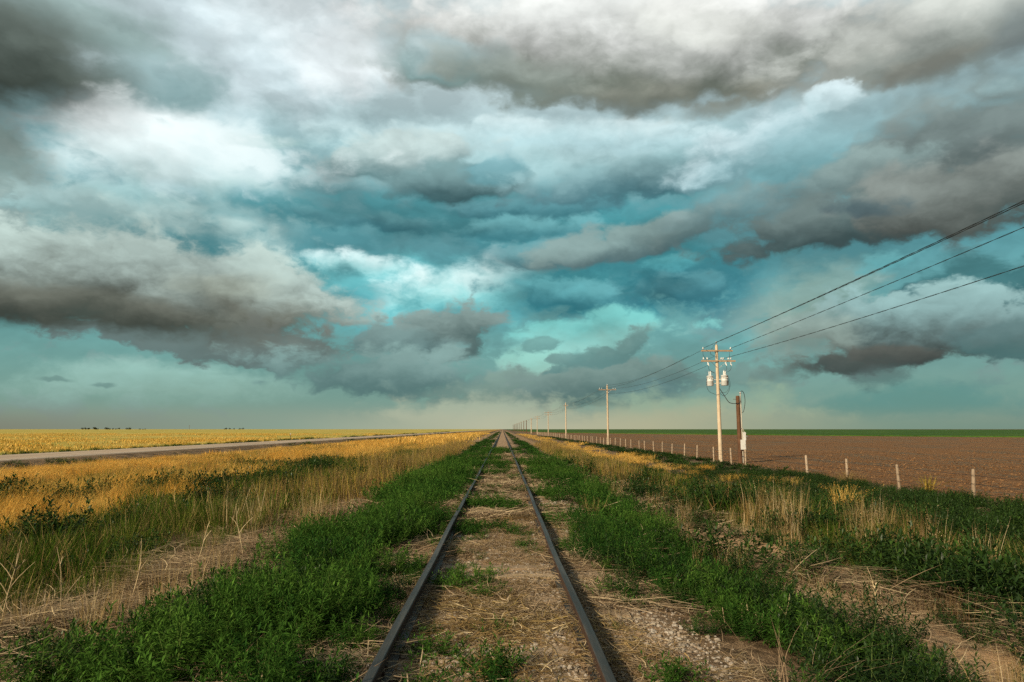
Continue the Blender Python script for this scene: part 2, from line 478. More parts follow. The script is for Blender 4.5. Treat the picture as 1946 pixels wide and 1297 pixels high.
XP = [-30000, -45, -39, -37.8, -29.4, -28.2, -26.0, -18, -9, -5, -3.6, -2.1, -1.45, -1.0, -.95, -.6, .6, .95, 1.0, 1.5, 2.2, 3.4, 5, 9, 13, 17, 30000]
ZP = [-.6, -.6, -.52, -.44, -.44, -.62, -.88, -.84, -.58, -.47, -.40, -.235, -.175, -.165, -.154, -.160, -.160, -.154, -.165, -.18, -.26, -.47, -.62, -.84, -.96, -1.0, -1.0]
def gz(x, y):
    x = np.asarray(x, float); y = np.asarray(y, float)
    z = np.interp(x, XP, ZP)
    side = np.clip((np.abs(x) - 1.6) / 2.0, 0, 1)
    flat = np.clip(np.minimum(np.abs(x + 33.6) - 5.5, 3) / 3, 0, 1) * np.clip((17.2 - x) / 1.5, 0, 1)   # level under the road and the ploughed land
    z = z + side * flat * ((fnoise(x * .5, y * .5, 3) - .5) * .16 + (vnoise(x * 2.1, y * 2.1, 9) - .5) * .05)
    z = z + (fnoise(x * 3.3, y * 3.3, 5) - .5) * .018 * np.clip((17.2 - x) / 1.5, 0, 1) * np.clip((np.abs(x + 33.6) - 5.5), 0, 1)
    return z

def span(*segs):
    out = []
    for a, b, n in segs:
        out += list(np.linspace(a, b, n, endpoint=False))
    out.append(segs[-1][1])
    return np.array(out)

gx = span((-28000, -4000, 3), (-4000, -500, 5), (-500, -100, 6), (-100, -42, 10), (-42, -26, 40), (-26, -9, 38), (-9, -2.4, 70), (-2.4, 2.4, 96),
          (2.4, 9, 66), (9, 20, 34), (20, 100, 8), (100, 1000, 6), (1000, 28000, 5))
gy = span((-300, -10, 8), (-10, 2, 12), (2, 14, 140), (14, 40, 90), (40, 120, 60), (120, 500, 30), (500, 3000, 14), (3000, 28000, 8))
GX, GY = np.meshgrid(gx, gy)
GZ = gz(GX, GY)
nx, ny = len(gx), len(gy)
gv = np.stack([GX.ravel(), GY.ravel(), GZ.ravel()], 1)
ii = (np.arange(ny - 1)[:, None] * nx + np.arange(nx - 1)[None, :]).ravel()
gf = np.stack([ii, ii + 1, ii + nx + 1, ii + nx], 1)

def ground_material():
    m, T = material('soil_and_stubble')
    pos = T.n('ShaderNodeNewGeometry').outputs['Position']
    s = T.n('ShaderNodeSeparateXYZ'); T.put(s.inputs[0], pos)
    x, y = s.outputs[0], s.outputs[1]
    wob = T.m('MULTIPLY', T.m('SUBTRACT', T.noise(pos, .55, 3.0, .6), .5), 2.2)
    wob2 = T.m('MULTIPLY', T.m('SUBTRACT', T.noise(pos, 2.3, 4.0, .6), .5), 1.0)
    xw = T.m('ADD', x, T.m('ADD', wob, wob2))
    fine = T.noise(pos, 38.0, 4.0, .65)
    mid = T.noise(pos, 5.0, 4.0, .6)
    fib = T.noise(T.v('MULTIPLY', pos, (60.0, 22.0, 30.0)), 1.0, 3.0, .7, dist=1.5)
    sand = T.ramp(T.m('MULTIPLY_ADD', fine, .5, T.m('MULTIPLY', mid, .5)), [(.3, C4(.25,.15,.08)), (.5, C4(.42,.265,.145)), (.7, C4(.54,.36,.21))])
    litter = T.ramp(fib, [(.3, C4(.07,.045,.028)), (.5, C4(.20,.13,.075)), (.68, C4(.36,.26,.16))])
    soil = T.ramp(fine, [(.3, C4(.045,.032,.018)), (.7, C4(.13,.085,.048))])
    vor = T.n('ShaderNodeTexVoronoi', ins={'Vector': pos, 'Scale': 46.0})
    peb = T.ramp(T.n('ShaderNodeSeparateColor', ins={'Color': vor.outputs['Color']}).outputs[0],
                 [(0, C4(.13,.10,.075)), (.5, C4(.24,.185,.13)), (1, C4(.40,.34,.28))])
    bed = T.mix(T.smooth(mid, .42, .58), T.mix(.6, sand, peb), T.mix(.6, litter, sand))
    gold = T.ramp(mid, [(.3, C4(.24,.135,.03)), (.7, C4(.46,.28,.07))])
    # from the track outwards
    right = T.mix(T.smooth(xw, 1.0, 1.9), bed, T.mix(T.smooth(mid, .4, .6), soil, litter))
    right = T.mix(T.smooth(xw, 3.0, 3.8), right, T.mix(T.smooth(mid, .46, .56), sand, litter))
    right = T.mix(T.smooth(xw, 5.0, 6.2), right, T.mix(T.smooth(mid, .4, .6), soil, litter))
    left = T.mix(T.smooth(xw, -1.0, -1.9), bed, T.mix(T.smooth(mid, .4, .6), soil, litter))
    left = T.mix(T.smooth(xw, -3.0, -3.8), left, T.mix(T.smooth(mid, .5, .62), litter, sand))
    left = T.mix(T.smooth(xw, -4.8, -6.2), left, soil)
    left = T.mix(T.smooth(xw, -8.0, -10.5), left, gold)
    # the meadow beyond the road, yellow with green sweeps
    big = T.noise(T.v('MULTIPLY', pos, (.02, .012, 0)), 1.0, 5.0, .6, dist=.6)
    mead = T.ramp(big, [(.34, C4(.54,.37,.085)), (.45, C4(.48,.38,.085)), (.53, C4(.27,.28,.05)), (.60, C4(.44,.38,.085)), (.72, C4(.56,.42,.12))])
    mead = T.mix(.35, mead, T.ramp(T.noise(T.v('MULTIPLY', pos, (.3, .1, 0)), 1.0, 4.0, .7), [(.3, C4(.25,.19,.035)), (.7, C4(.60,.42,.12))]))
    left = T.mix(T.smooth(x, -27.0, -28.0), left, T.mix(T.smooth(T.noise(pos, .8, 3.0, .6), .4, .6), soil, litter))
    left = T.mix(T.smooth(x, -38.2, -39.5), left, mead)
    col = T.mix(T.m('GREATER_THAN', x, 0.0), left, right)
    # bare patches of blown sand
    for (a, b, ra, rb) in ((4.5, 12.2, 1.0, 1.7), (5.0, 10.4, .7, .5), (4.7, 6.3, .8, .6), (-2.9, 4.5, .35, .45), (-4.2, 4.6, .8, .5)):
        q = T.v('MULTIPLY', T.v('SUBTRACT', pos, (a, b, 0)), (1 / ra, 1 / rb, 0))
        dd = T.m('ADD', T.v('LENGTH', q), T.m('MULTIPLY', T.m('ADD', wob, wob2), .22))
        col = T.mix(T.smooth(dd, 1.1, .75), col, T.mix(T.smooth(fine, .3, .42), C4(.26,.165,.09), sand))
    hgt = T.m('MULTIPLY_ADD', vor.outputs['Distance'], -.6, T.m('ADD', fine, T.m('MULTIPLY', fib, .5)))
    nrm = bump(T, hgt, .55, .03)
    finish_mat(T, principled(T, col, .95, .1, normal=nrm))
    return m

ground = mesh_obj('ground', gv, gf, ground_material(), smooth=True)
tag(ground, kind='structure')

# ------------------------------------------------------------------ ploughed land and green crop on the right
BX = [17.6, 30, 45, 81, 120, 161, 230, 400, 900]
BY = [900, 640, 480, 355, 270, 211, 190, 175, 165]
fx = span((17.7, 24, 26), (24, 50, 30), (50, 160, 40), (160, 900, 14))
ft = span((0, .2, 16), (.2, 1, 50)) ** 1.7
FX, FT = np.meshgrid(fx, ft)
FB = np.interp(FX, BX, BY)
FY = -40 + (FB + 40) * FT
FZ = np.full_like(FX, -.995) + (fnoise(FX * 1.4, FY * 1.4, 21) - .5) * .10 * np.clip((FX - 17.7) / 1.0, 0, 1)
n2_, m2_ = len(fx), len(ft)
ii = (np.arange(m2_ - 1)[:, None] * n2_ + np.arange(n2_ - 1)[None, :]).ravel()
pf_faces = np.stack([ii, ii + 1, ii + n2_ + 1, ii + n2_], 1)

def plough_material():
    m, T = material('ploughed_soil')
    pos = T.n('ShaderNodeNewGeometry').outputs['Position']
    row = T.noise(T.v('MULTIPLY', pos, (.22, 1.5, 1.0)), 1.0, 4.0, .65, dist=.4)
    cl = T.noise(pos, 4.5, 6.0, .7)
    far = T.noise(T.v('MULTIPLY', pos, (.03, .05, 0)), 1.0, 4.0, .6)
    sp_y = T.n('ShaderNodeSeparateXYZ'); T.put(sp_y.inputs[0], pos)
    wobr = T.m('MULTIPLY_ADD', T.noise(pos, .25, 3.0, .6), 1.6, T.m('MULTIPLY_ADD', sp_y.outputs[0], .22, sp_y.outputs[1]))
    fur = T.m('MULTIPLY_ADD', T.m('SINE', T.m('MULTIPLY', wobr, 7.4)), .5, .5)
    f = T.m('ADD', T.m('MULTIPLY', row, .35), T.m('ADD', T.m('MULTIPLY', cl, .42), T.m('MULTIPLY_ADD', far, .2, T.m('MULTIPLY_ADD', fur, .11, -.045))))
    col = T.ramp(f, [(.34, C4(.11,.056,.025)), (.48, C4(.19,.100,.046)), (.58, C4(.235,.130,.062)), (.70, C4(.32,.19,.10))])
    nrm = bump(T, T.m('ADD', T.m('MULTIPLY', fur, .5), T.m('ADD', cl, T.m('MULTIPLY', row, 1.2))), 1.0, .16)
    finish_mat(T, principled(T, col, .95, .1, normal=nrm))
    return m
plough = mesh_obj('ploughed_field', np.stack([FX.ravel(), FY.ravel(), FZ.ravel()], 1), pf_faces, plough_material(), smooth=True)
tag(plough, kind='structure')

cx_ = np.array([17.6, 24, 30, 38, 45, 60, 81, 100, 120, 140, 161, 230, 400, 900, 3000])
cb_ = np.interp(cx_, BX, BY)
ct_ = np.array([0, .01, .03, .08, .2, .45, 1.0])
CX_, CT_ = np.meshgrid(cx_, ct_)
CY_ = np.interp(CX_, BX, BY) + (9000 - np.interp(CX_, BX, BY)) * CT_
CZ_ = np.full_like(CX_, -.62)
cv = list(np.stack([CX_.ravel(), CY_.ravel(), CZ_.ravel()], 1)) + [(a, b, -1.02) for a, b in zip(cx_, cb_)]
k_ = len(cx_)
cf = [(j*k_+i, j*k_+i+1, (j+1)*k_+i+1, (j+1)*k_+i) for j in range(len(ct_)-1) for i in range(k_-1)]
b0 = len(ct_) * k_
cf += [(b0+i, b0+i+1, i+1, i) for i in range(k_-1)]
def crop_material():
    m, T = material('young_green_crop')
    pos = T.n('ShaderNodeNewGeometry').outputs['Position']
    a = T.noise(T.v('MULTIPLY', pos, (.04, .012, 0)), 1.0, 4.0, .6)
    b = T.noise(pos, .6, 4.0, .6)
    col = T.ramp(T.m('MULTIPLY_ADD', b, .4, T.m('MULTIPLY', a, .6)), [(.35, C4(.022,.060,.010)), (.5, C4(.045,.100,.014)), (.65, C4(.07,.125,.02))])
    finish_mat(T, principled(T, col, .9, .1, normal=bump(T, b, 1.0, .5)))
    return m
crop = mesh_obj('green_field', cv, cf, crop_material())
tag(crop, kind='structure')

# ------------------------------------------------------------------ the road beside the line
ry = span((-60, 20, 8), (20, 200, 20), (200, 4000, 16))
RX = [(-37.7, -.45), (-37.5, -.385), (-34.3, -.335), (-31.1, -.385), (-30.9, -.45)]
rv = [(x, y, z) for y in ry for x, z in RX]
rf = [(j*5+i, j*5+i+1, (j+1)*5+i+1, (j+1)*5+i) for j in range(len(ry)-1) for i in range(4)]
def road_material():
    m, T = material('worn_chip_seal')
    pos = T.n('ShaderNodeNewGeometry').outputs['Position']
    a = T.noise(T.v('MULTIPLY', pos, (.9, .06, 0)), 1.0, 4.0, .6)
    b = T.noise(pos, 30.0, 3.0, .7)
    col = T.ramp(T.m('MULTIPLY_ADD', b, .35, T.m('MULTIPLY', a, .65)), [(.35, C4(.32,.235,.165)), (.65, C4(.47,.36,.26))])
    finish_mat(T, principled(T, col, .85, .25, normal=bump(T, b, .3, .01)))
    return m
road = mesh_obj('road', rv, rf, road_material())
tag(road, kind='structure')
def line_paint():
    m, T = material('faded_white_paint')
    pos = T.n('ShaderNodeNewGeometry').outputs['Position']
    col = T.ramp(T.noise(pos, 3.0, 5.0, .7), [(.35, C4(.45,.40,.33)), (.6, C4(.78,.75,.68))])
    finish_mat(T, principled(T, col, .7, .3))
    return m
lm = MB()
for xa in (-37.15, -31.45):
    zz = lambda x: -.335 - .05 * abs(x + 34.3) / 3.2 + .004
    w = .07
    lm.add([(x, y, zz(x)) for y in ry for x in (xa - w, xa + w)], [(j*2, j*2+1, (j+1)*2+1, (j+1)*2) for j in range(len(ry)-1)])
tag(lm.build('road_marking', line_paint()), kind='structure')
# ------------------------------------------------------------------ materials of the built things
def wood_material(name, dark, mid, light, stretch=(14, 14, 1.2), bstr=.5):
    m, T = material(name)
    tc = T.n('ShaderNodeTexCoord').outputs['Object']
    g = T.noise(T.v('MULTIPLY', tc, stretch), 1.6, 5.0, .65, dist=.6)
    big = T.noise(tc, 1.1, 3.0, .6)
    rnd = T.n('ShaderNodeObjectInfo').outputs['Random']
    f = T.m('ADD', T.m('MULTIPLY', g, .65), T.m('MULTIPLY', big, .35))
    f = T.m('ADD', f, T.m('MULTIPLY', T.m('SUBTRACT', rnd, .5), .12))
    col = T.ramp(f, [(.32, dark), (.5, mid), (.66, light)])
    finish_mat(T, principled(T, col, .85, .2, normal=bump(T, g, bstr, .01)))
    return m
M_POLE = wood_material('weathered_pale_pole', C4(.30,.22,.145), C4(.47,.37,.26), C4(.60,.50,.37))
M_DARKPOLE = wood_material('dark_treated_pole', C4(.045,.024,.014), C4(.11,.055,.030), C4(.20,.11,.06))
M_ARM = wood_material('grey_brown_crossarm', C4(.14,.09,.055), C4(.30,.205,.13), C4(.42,.31,.20), (1.5, 14, 14))
M_POST = wood_material('grey_fence_post', C4(.18,.13,.09), C4(.33,.25,.175), C4(.46,.36,.27), (30, 30, 3))
M_TIE = wood_material('weathered_sleeper', C4(.14,.10,.065), C4(.34,.245,.155), C4(.52,.40,.27), (2.5, 40, 40), .8)

def flat_material(name, col, rough=.6, spec=.3, metal=0.0, var=.25, scale=8.0):
    m, T = material(name)
    tc = T.n('ShaderNodeTexCoord').outputs['Object']
    a = T.noise(tc, scale, 5.0, .65)
    c = T.mix(T.smooth(a, .35, .7), C4(*[v * (1 - var) for v in col]), C4(*[min(1, v * (1 + var)) for v in col]))
    finish_mat(T, principled(T, c, rough, spec, metal))
    return m
M_TANK = flat_material('pale_grey_enamel', (.56, .57, .56), .45, .4, 0, .08, 3)
M_PORC = flat_material('glazed_porcelain', (.62, .63, .62), .2, .6, 0, .1)
M_WIRE = flat_material('weathered_conductor', (.035, .035, .034), .45, .4, .6, .3, 2)
M_CABLE = flat_material('black_cable_jacket', (.018, .018, .018), .5, .4)
M_STEEL = flat_material('galvanised_steel', (.42, .42, .41), .5, .4, .8, .2)
M_BOX = flat_material('grey_meter_enamel', (.58, .58, .56), .5, .4, 0, .08)
M_PVC = flat_material('pale_conduit', (.46, .42, .35), .6, .3, 0, .1)
def rail_material():
    m, T = material('dark_worn_rail')
    pos = T.n('ShaderNodeNewGeometry').outputs['Position']
    nz = T.n('ShaderNodeSeparateXYZ'); T.put(nz.inputs[0], T.n('ShaderNodeNewGeometry').outputs['Normal'])
    a = T.noise(T.v('MULTIPLY', pos, (30, 3.0, 30)), 1.0, 5.0, .7)
    b = T.noise(T.v('MULTIPLY', pos, (6, .35, 6)), 1.0, 4.0, .6)
    rust = T.ramp(a, [(.3, C4(.020,.012,.009)), (.7, C4(.075,.040,.024))])
    top = T.ramp(T.m('MULTIPLY_ADD', a, .4, T.m('MULTIPLY', b, .6)), [(.35, C4(.016,.017,.016)), (.5, C4(.034,.035,.032)), (.60, C4(.070,.070,.064)), (.72, C4(.085,.055,.036))])
    f = T.smooth(nz.outputs[2], .6, .95)
    col = T.mix(f, rust, top)
    finish_mat(T, principled(T, col, T.mix(f, .85, T.lerp(a, .3, .7, .45, .68), typ='FLOAT'), .22, 0.0))
    return m
M_RAIL = rail_material()
M_RUST = flat_material('rusty_plate', (.06, .034, .022), .9, .1, 0, .4, 20)

# ------------------------------------------------------------------ the railway track
track = empty('railway_track', (0, 0, 0))
tag(track, 'single dark steel railway track on grey sleepers running straight to the horizon', 'railway track')
PROF = [(-.034,-.004),(-.028,0),(.028,0),(.034,-.004),(.035,-.03),(.012,-.042),(.009,-.06),(.009,-.13),(.022,-.142),(.066,-.150),(.067,-.160),
        (-.067,-.160),(-.066,-.150),(-.022,-.142),(-.009,-.13),(-.009,-.06),(-.012,-.042),(-.035,-.03)]
def rail(xc, joints):
    # drawn in lengths with a narrow gap at each joint; a slight sag and sway as on an old line
    mb = MB()
    ends = [-6.0] + joints + [joints[-1] + 11.9 * k for k in range(1, 8)] + [3500.0]
    n = len(PROF)
    for a, b in zip(ends[:-1], ends[1:]):
        m = 12 if b - a < 50 else 40
        ys = [a + .006 + (b - a - .006) * (t / m) ** (1.0 if m == 12 else 2.4) for t in range(m + 1)]
        v = []
        for y in ys:
            wob = .010 * math.sin(y * .37 + xc) * math.exp(-y / 120) + .006 * math.sin(y * 1.1 + 2 * xc) * math.exp(-y / 90)
            dip = -.004 * math.exp(-min(abs(y - a), abs(b - y)) / .7) if y < 120 else 0
            v += [(xc + px + wob, y, pz + dip + .005 * math.sin(y * .21 + 1 + xc) * math.exp(-y / 150)) for px, pz in PROF]
        f = [(j*n+i, (j+1)*n+i, (j+1)*n+(i+1) % n, j*n+(i+1) % n) for j in range(m) for i in range(n)]
        mb.add(v, f); mb.add(v[:n], [tuple(range(n))]); mb.add(v[-n:], [tuple(range(n))[::-1]])
    r = mb.build('rail', M_RAIL, track)
    for y in joints[:3]:
        for s in (-1, 1):
            j = MB()
            j.box((xc + s * .022, y, -.087), (.020, .62, .075))
            for k in (-.24, -.12, .12, .24):
                j.lathe([(.016, 0), (.016, .018)], (xc + s * .032, y + k, -.087), 6, (s, 0, 0))
            j.build('joint_bar', M_RAIL, r)
    return r
GA = .752
rail(-GA, [4.72, 16.6, 28.5])
rail(GA, [9.6, 21.5, 33.4])
rs = np.random.RandomState(4)
tie_rng = random.Random(8)
for k in range(86):
    y = 2.3 + k * .535 + tie_rng.uniform(-.03, .03)
    mb = MB()
    L, wd = 2.55, .225
    segs = 9
    dz, tilt = tie_rng.uniform(-.004, .018), tie_rng.uniform(-.008, .008)
    sk = tie_rng.uniform(-.02, .02)
    v = []
    for i in range(segs + 1):
        u = -L / 2 + L * i / segs
        wob = [tie_rng.uniform(-.008, .008) for _ in range(4)]
        yo = sk * u
        v += [(u, -wd/2 + wob[0] + yo, -.17), (u, wd/2 + wob[1] + yo, -.17), (u, wd/2 + wob[1] - .012 + yo, tilt * u + wob[2] * .5), (u, -wd/2 + .012 + wob[0] + yo, tilt * u + wob[3] * .5)]
    f = [(j*4+i, j*4+(i+1) % 4, (j+1)*4+(i+1) % 4, (j+1)*4+i) for j in range(segs) for i in range(4)]
    mb.add(v, f); mb.add(v[:4], [(3, 2, 1, 0)]); mb.add(v[-4:], [(0, 1, 2, 3)])
    t = mb.build('sleeper', M_TIE, track)
    t.location = (tie_rng.uniform(-.04, .04), y, -.162 + dz)
    if y < 16:
        for s in (-1, 1):
            pb = MB()
            pb.box((s * GA, 0, -.001 - dz), (.28, .16, .010))
            for ox, oy in ((-.085, .05), (.085, -.05), (-.085, -.05), (.085, .05)):
                pb.box((s * GA + ox, oy, .010 - dz), (.026, .020, .022))
            pb.build('tie_plate', M_RUST, t)
# ------------------------------------------------------------------ power poles along the field
def shaft(h, r0, r1, mat, parent, lean=0.0):
    mb = MB()
    prof = [(r0 + .004, -.4), (r0, 0)] + [(r0 + (r1 - r0) * t, h * t) for t in (.15, .3, .45, .6, .75, .9, .985)] + [(r1 * .8, h)]
    mb.lathe(prof, n=18)
    return mb.build('shaft', mat, parent)

def pin_insulator(c, parent, s=1.0):
    mb = MB()
    mb.lathe([(.012*s, 0), (.012*s, .10*s)], c, 8)
    p = mb.build('insulator_pin', M_STEEL, parent)
    mb = MB()
    z = c[2] + .07 * s
    mb.lathe([(.03*s, 0), (.075*s, .02*s), (.07*s, .05*s), (.04*s, .06*s), (.06*s, .085*s), (.055*s, .115*s), (.03*s, .125*s), (.035*s, .15*s), (.02*s, .165*s)], (c[0], c[1], z), 12)
    return mb.build('insulator', M_PORC, parent), z + .14 * s

def crossarm(z, half, parent, pins, xo=0.0, yo=-.16, braces=True):
    mb = MB(); mb.box((xo, yo, z), (half * 2, .10, .125))
    a = mb.build('crossarm', M_ARM, parent)
    for px in pins:
        pin_insulator((px, yo, z + .06), a)
    if braces:
        for s in (-1, 1):
            b = MB(); b.tube([(xo + s * .62, yo - .06, z - .04), (xo + s * .10, yo + .03, z - .52)], .018, 6)
            b.build('brace', M_STEEL, a)
    return a

def loop(pts, r, name, parent, mat=M_CABLE):
    # a smooth hanging lead through the given points
    P_ = [Vector(p) for p in pts]
    out = []
    for i in range(len(P_) - 1):
        p0, p1, p2, p3 = P_[max(i-1, 0)], P_[i], P_[i+1], P_[min(i+2, len(P_)-1)]
        for k in range(7):
            t = k / 7
            out.append(.5 * ((2*p1) + (p2-p0)*t + (2*p0-5*p1+4*p2-p3)*t*t + (3*p1-p0-3*p2+p3)*t*t*t))
    out.append(P_[-1])
    mb = MB(); mb.tube(out, r, 6)
    return mb.build(name, mat, parent)

def transformer(c, parent, s=1.0, bushings=2, ang=0.0):
    mb = MB()
    r, h = .25 * s, .78 * s
    mb.lathe([(r*.9, 0), (r, .03), (r, h*.46), (r*1.03, h*.47), (r*1.03, h*.50), (r, h*.51), (r, h*.93), (r*1.05, h*.935), (r*1.05, h*.97), (r*.8, h*1.02), (r*.15, h*1.05)], c, 24)
    t = mb.build('transformer', M_TANK, parent)
    for k in range(bushings):
        a = ang + (k - (bushings - 1) / 2) * .9
        bx, by = c[0] + math.cos(a) * r * .5, c[1] + math.sin(a) * r * .5
        b = MB()
        prof = [(.05*s, 0)]
        for q in range(5):
            prof += [(.06*s, (.03 + q*.06)*s), (.035*s, (.06 + q*.06)*s)]
        prof.append((.02*s, .38*s))
        b.lathe(prof, (bx, by, c[2] + h), 10)
        b.build('bushing', M_PORC, t)
    for k in (-1, 0, 1):
        b = MB()
        a = -math.pi / 2 + k * .55
        b.lathe([(.035, 0), (.03, .07)], (c[0] + math.cos(a) * r, c[1] + math.sin(a) * r, c[2] + h * .75), 8, (math.cos(a), math.sin(a), 0))
        b.build('terminal', M_PORC, t)
    for z in (.25, .62):
        f = MB(); f.tube([(c[0], c[1], c[2] + h * z), (0, 0, c[2] + h * z)], .03, 6)
        f.build('mounting_bracket', M_TANK, t)
    return t

PX, PY = 17.2, 54.0
pole = empty('utility_pole', (PX, PY, -1.0))
tag(pole, 'pale wooden pole with two crossarms and three white transformers, tallest beside the ploughed field', 'utility pole', 'power poles along the line')
H0 = 9.25
shaft(H0, .16, .105, M_POLE, pole)
ua = crossarm(8.74, 1.25, pole, (-1.12, 1.08), -.02, -.15, False)
la = crossarm(7.92, 1.36, pole, (-1.12, -.82, .30, .46, .86, 1.05), .06, -.16, True)
for zz, aa in ((8.74, ua), (7.92, la)):
    b = MB(); b.lathe([(.03, 0), (.03, .5)], (0, -.30, zz), 8, (0, 1, 0)); b.build('through_bolt', M_STEEL, aa)
cap = MB(); cap.lathe([(.02, 0), (.02, .14)], (0, 0, H0), 8); ptop = cap.build('top_pin', M_STEEL, pole)
ci, ztop = pin_insulator((0, 0, H0 + .05), pole, .9)
for px in (-.80, .62, 1.02):
    c = MB()
    c.tube([(px, -.25, 7.80), (px + .05, -.32, 7.52)], .03, 8)
    c.lathe([(.045, 0), (.05, .05), (.03, .07), (.05, .1), (.03, .12), (.05, .15), (.045, .2)], (px, -.23, 7.62), 10)
    c.build('fuse_cutout', M_PORC, la)
transformer((-.62, -.02, 5.94), pole, 1.02, 2, 1.2)
transformer((.44, -.30, 5.96), pole, 1.04, 2, 1.0)
transformer((.68, .28, 6.0), pole, 1.02, 2, 1.6)
leads = [[(-.42, -.1, 8.95), (-.50, -.05, 8.5), (-.12, -.1, 8.3)], [(-1.12, -.15, 8.9), (-1.15, -.2, 8.4), (-.92, -.2, 8.05)],
         [(-.80, -.3, 7.55), (-.72, -.3, 7.2), (-.30, -.25, 6.95), (-.55, -.05, 7.1)], [(1.02, -.3, 7.55), (.95, -.3, 7.2), (.62, -.2, 7.0), (.66, .2, 7.1)],
         [(.62, -.3, 7.55), (.66, -.3, 7.25), (.48, -.3, 7.1)], [(1.08, -.15, 8.9), (.95, -.2, 8.45), (1.05, -.2, 8.05)],
         [(0, -.1, 9.5), (-.35, -.15, 8.95), (-.12, -.15, 8.5), (-.1, -.15, 8.1)],
         [(-.86, -.1, 6.6), (-.95, -.15, 6.1), (-.8, -.15, 5.55), (-.35, -.15, 5.3), (-.05, -.2, 5.28)],
         [(.92, .1, 6.6), (.98, 0, 6.1), (.80, -.1, 5.5), (.42, -.15, 5.15), (.08, -.18, 5.35)],
         [(.72, -.3, 6.5), (.78, -.35, 5.9), (.55, -.3, 5.45), (.1, -.2, 5.4)]]
for l in leads:
    loop(l, .013, 'lead_wire', pole)

LABELS = {
 1: ('pale wooden pole with one crossarm, second along the line from the transformer pole', M_POLE),
 2: ('pale bare-topped wooden pole without a visible crossarm, third along the line', M_POLE),
 3: ('slim pale pole with a small double crossarm, fourth along the line from the transformer pole', M_POLE),
 4: ('distant pale pole under two thin dark crossarms, fifth along the line', M_POLE),
 5: ('faint pale pole just right of the row of dark poles', M_POLE),
 6: ('dark distant pole, tallest and rightmost of the dark row', M_DARKPOLE),
 7: ('second dark distant pole from the right end of the dark row', M_DARKPOLE),
 8: ('third dark distant pole from the right end of the dark row', M_DARKPOLE),
}
pole_y = [54, 112, 184, 258, 336, 410, 488, 554, 623, 708, 787, 863, 935, 1010, 1085]
for k in range(1, 15):
    lab, mt = LABELS.get(k, ('tiny dark pole in the far huddle of poles close to the rails', M_DARKPOLE))
    p = empty('utility_pole', (PX + (.1 if k % 2 else -.1), pole_y[k], -1.0))
    tag(p, lab, 'utility pole', 'power poles along the line')
    h = [0, 9.7, 9.6, 9.2, 9.0, 9.0, 9.0, 9.2, 9.3, 9.3, 9.3, 9.3, 9.3, 9.3, 9.3][k]
    thick = 1.0 if k < 5 else 1.7
    shaft(h, .17 * thick, .12 * thick, mt, p)
    if k == 1:
        crossarm(h - .75, 1.45, p, (-1.3, -.95, .95, 1.3), 0, -.16, True)
    elif k == 2:
        crossarm(h - .8, .55, p, (-.45, .45), 0, -.16, False)
    elif k in (3, 4):
        crossarm(h - .5, 1.5, p, (-1.3, 1.3), 0, -.16, False)
        crossarm(h - 1.3, 1.5, p, (-1.3, 1.3), 0, -.16, True)
    elif k > 4:
        crossarm(h - .6, .9, p, (-.8, .8), 0, -.3, False)
    if k < 3:
        pin_insulator((0, 0, h), p)

# ------------------------------------------------------------------ wires
def strand_pts(off, pts_y, zs, sag, y0=-20.0, step=.25, ymax=60.0):
    out = []
    ys = [-18.0] + pts_y
    for a, b, za, zb, s in zip(ys[:-1], ys[1:], zs[:-1], zs[1:], sag):
        n = max(8, int((b - a) / (step if b <= ymax else 4.0)))
        for k in range(n):
            t = k / n
            out.append((off[0], a + (b - a) * t, za + (zb - za) * t - 4 * s * t * (1 - t)))
    return out
WIRES = [
 ('thick dark twisted wire meeting the pole top, uppermost of the wires', 0.0, 9.95, 8.45, .38),
 ('dark wire on the left end of the upper crossarm, just under the uppermost wire', -1.12, 9.55, 7.95, .38),
 ('dark wire on the right end of the upper crossarm, middle of the three lines', 1.08, 9.65, 7.93, .30),
 ('lowest dark wire at the right picture edge, passing the lower crossarm near the pole', .46, 7.75, 7.12, .56),
]
for lab, ox, z_prev, z0, sg in WIRES:
    zs = [z_prev + .35, z0] + [z0 + (.25 if k == 1 else 0) - (.35 if k > 3 else 0) for k in range(1, 9)]
    base = strand_pts((PX + ox, 0), [float(v) for v in pole_y[:9]], zs, [sg] + [.75] * 8)
    mb = MB()
    near = [p for p in base if p[1] <= 56]
    far = [p for p in base if p[1] >= 55.5]
    for ph in (0, math.pi):
        pts = [(p[0] + .013 * math.cos(p[1] * 2.6 + ph), p[1], p[2] + .013 * math.sin(p[1] * 2.6 + ph)) for p in near]
        mb.tube(pts, .0095, 5)
    mb.tube(far, .014, 4)
    tag(mb.build('power_line', M_WIRE), lab, 'power line', 'wires strung between the poles')

# ------------------------------------------------------------------ the short service pole
sp_ = empty('service_pole', (18.05, 52.0, -.98))
tag(sp_, 'short dark brown pole with pale conduit and grey meter boxes, beside the tall transformer pole', 'service pole')
shaft(5.05, .165, .145, M_DARKPOLE, sp_)
c = MB(); c.tube([(.20, -.05, -.2), (.20, -.05, 1.6), (.21, -.05, 3.5), (.19, -.05, 5.25)], .040, 10); cd = c.build('conduit', M_PVC, sp_)
for z in (.5, 2.6, 4.6):
    b = MB(); b.box((.17, -.05, z), (.16, .14, .04)); b.build('conduit_strap', M_STEEL, cd)
hd = MB(); hd.lathe([(.075, 0), (.09, .05), (.06, .13), (.02, .16)], (.19, -.05, 5.2), 12); hd.build('weather_head', M_STEEL, cd)
b = MB(); b.box((.19, -.20, 1.36), (.36, .16, .74))
mbx = b.build('meter_box', M_BOX, sp_)
b = MB(); b.box((.19, -.285, 1.36), (.31, .012, .68)); b.build('cover', M_BOX, mbx)
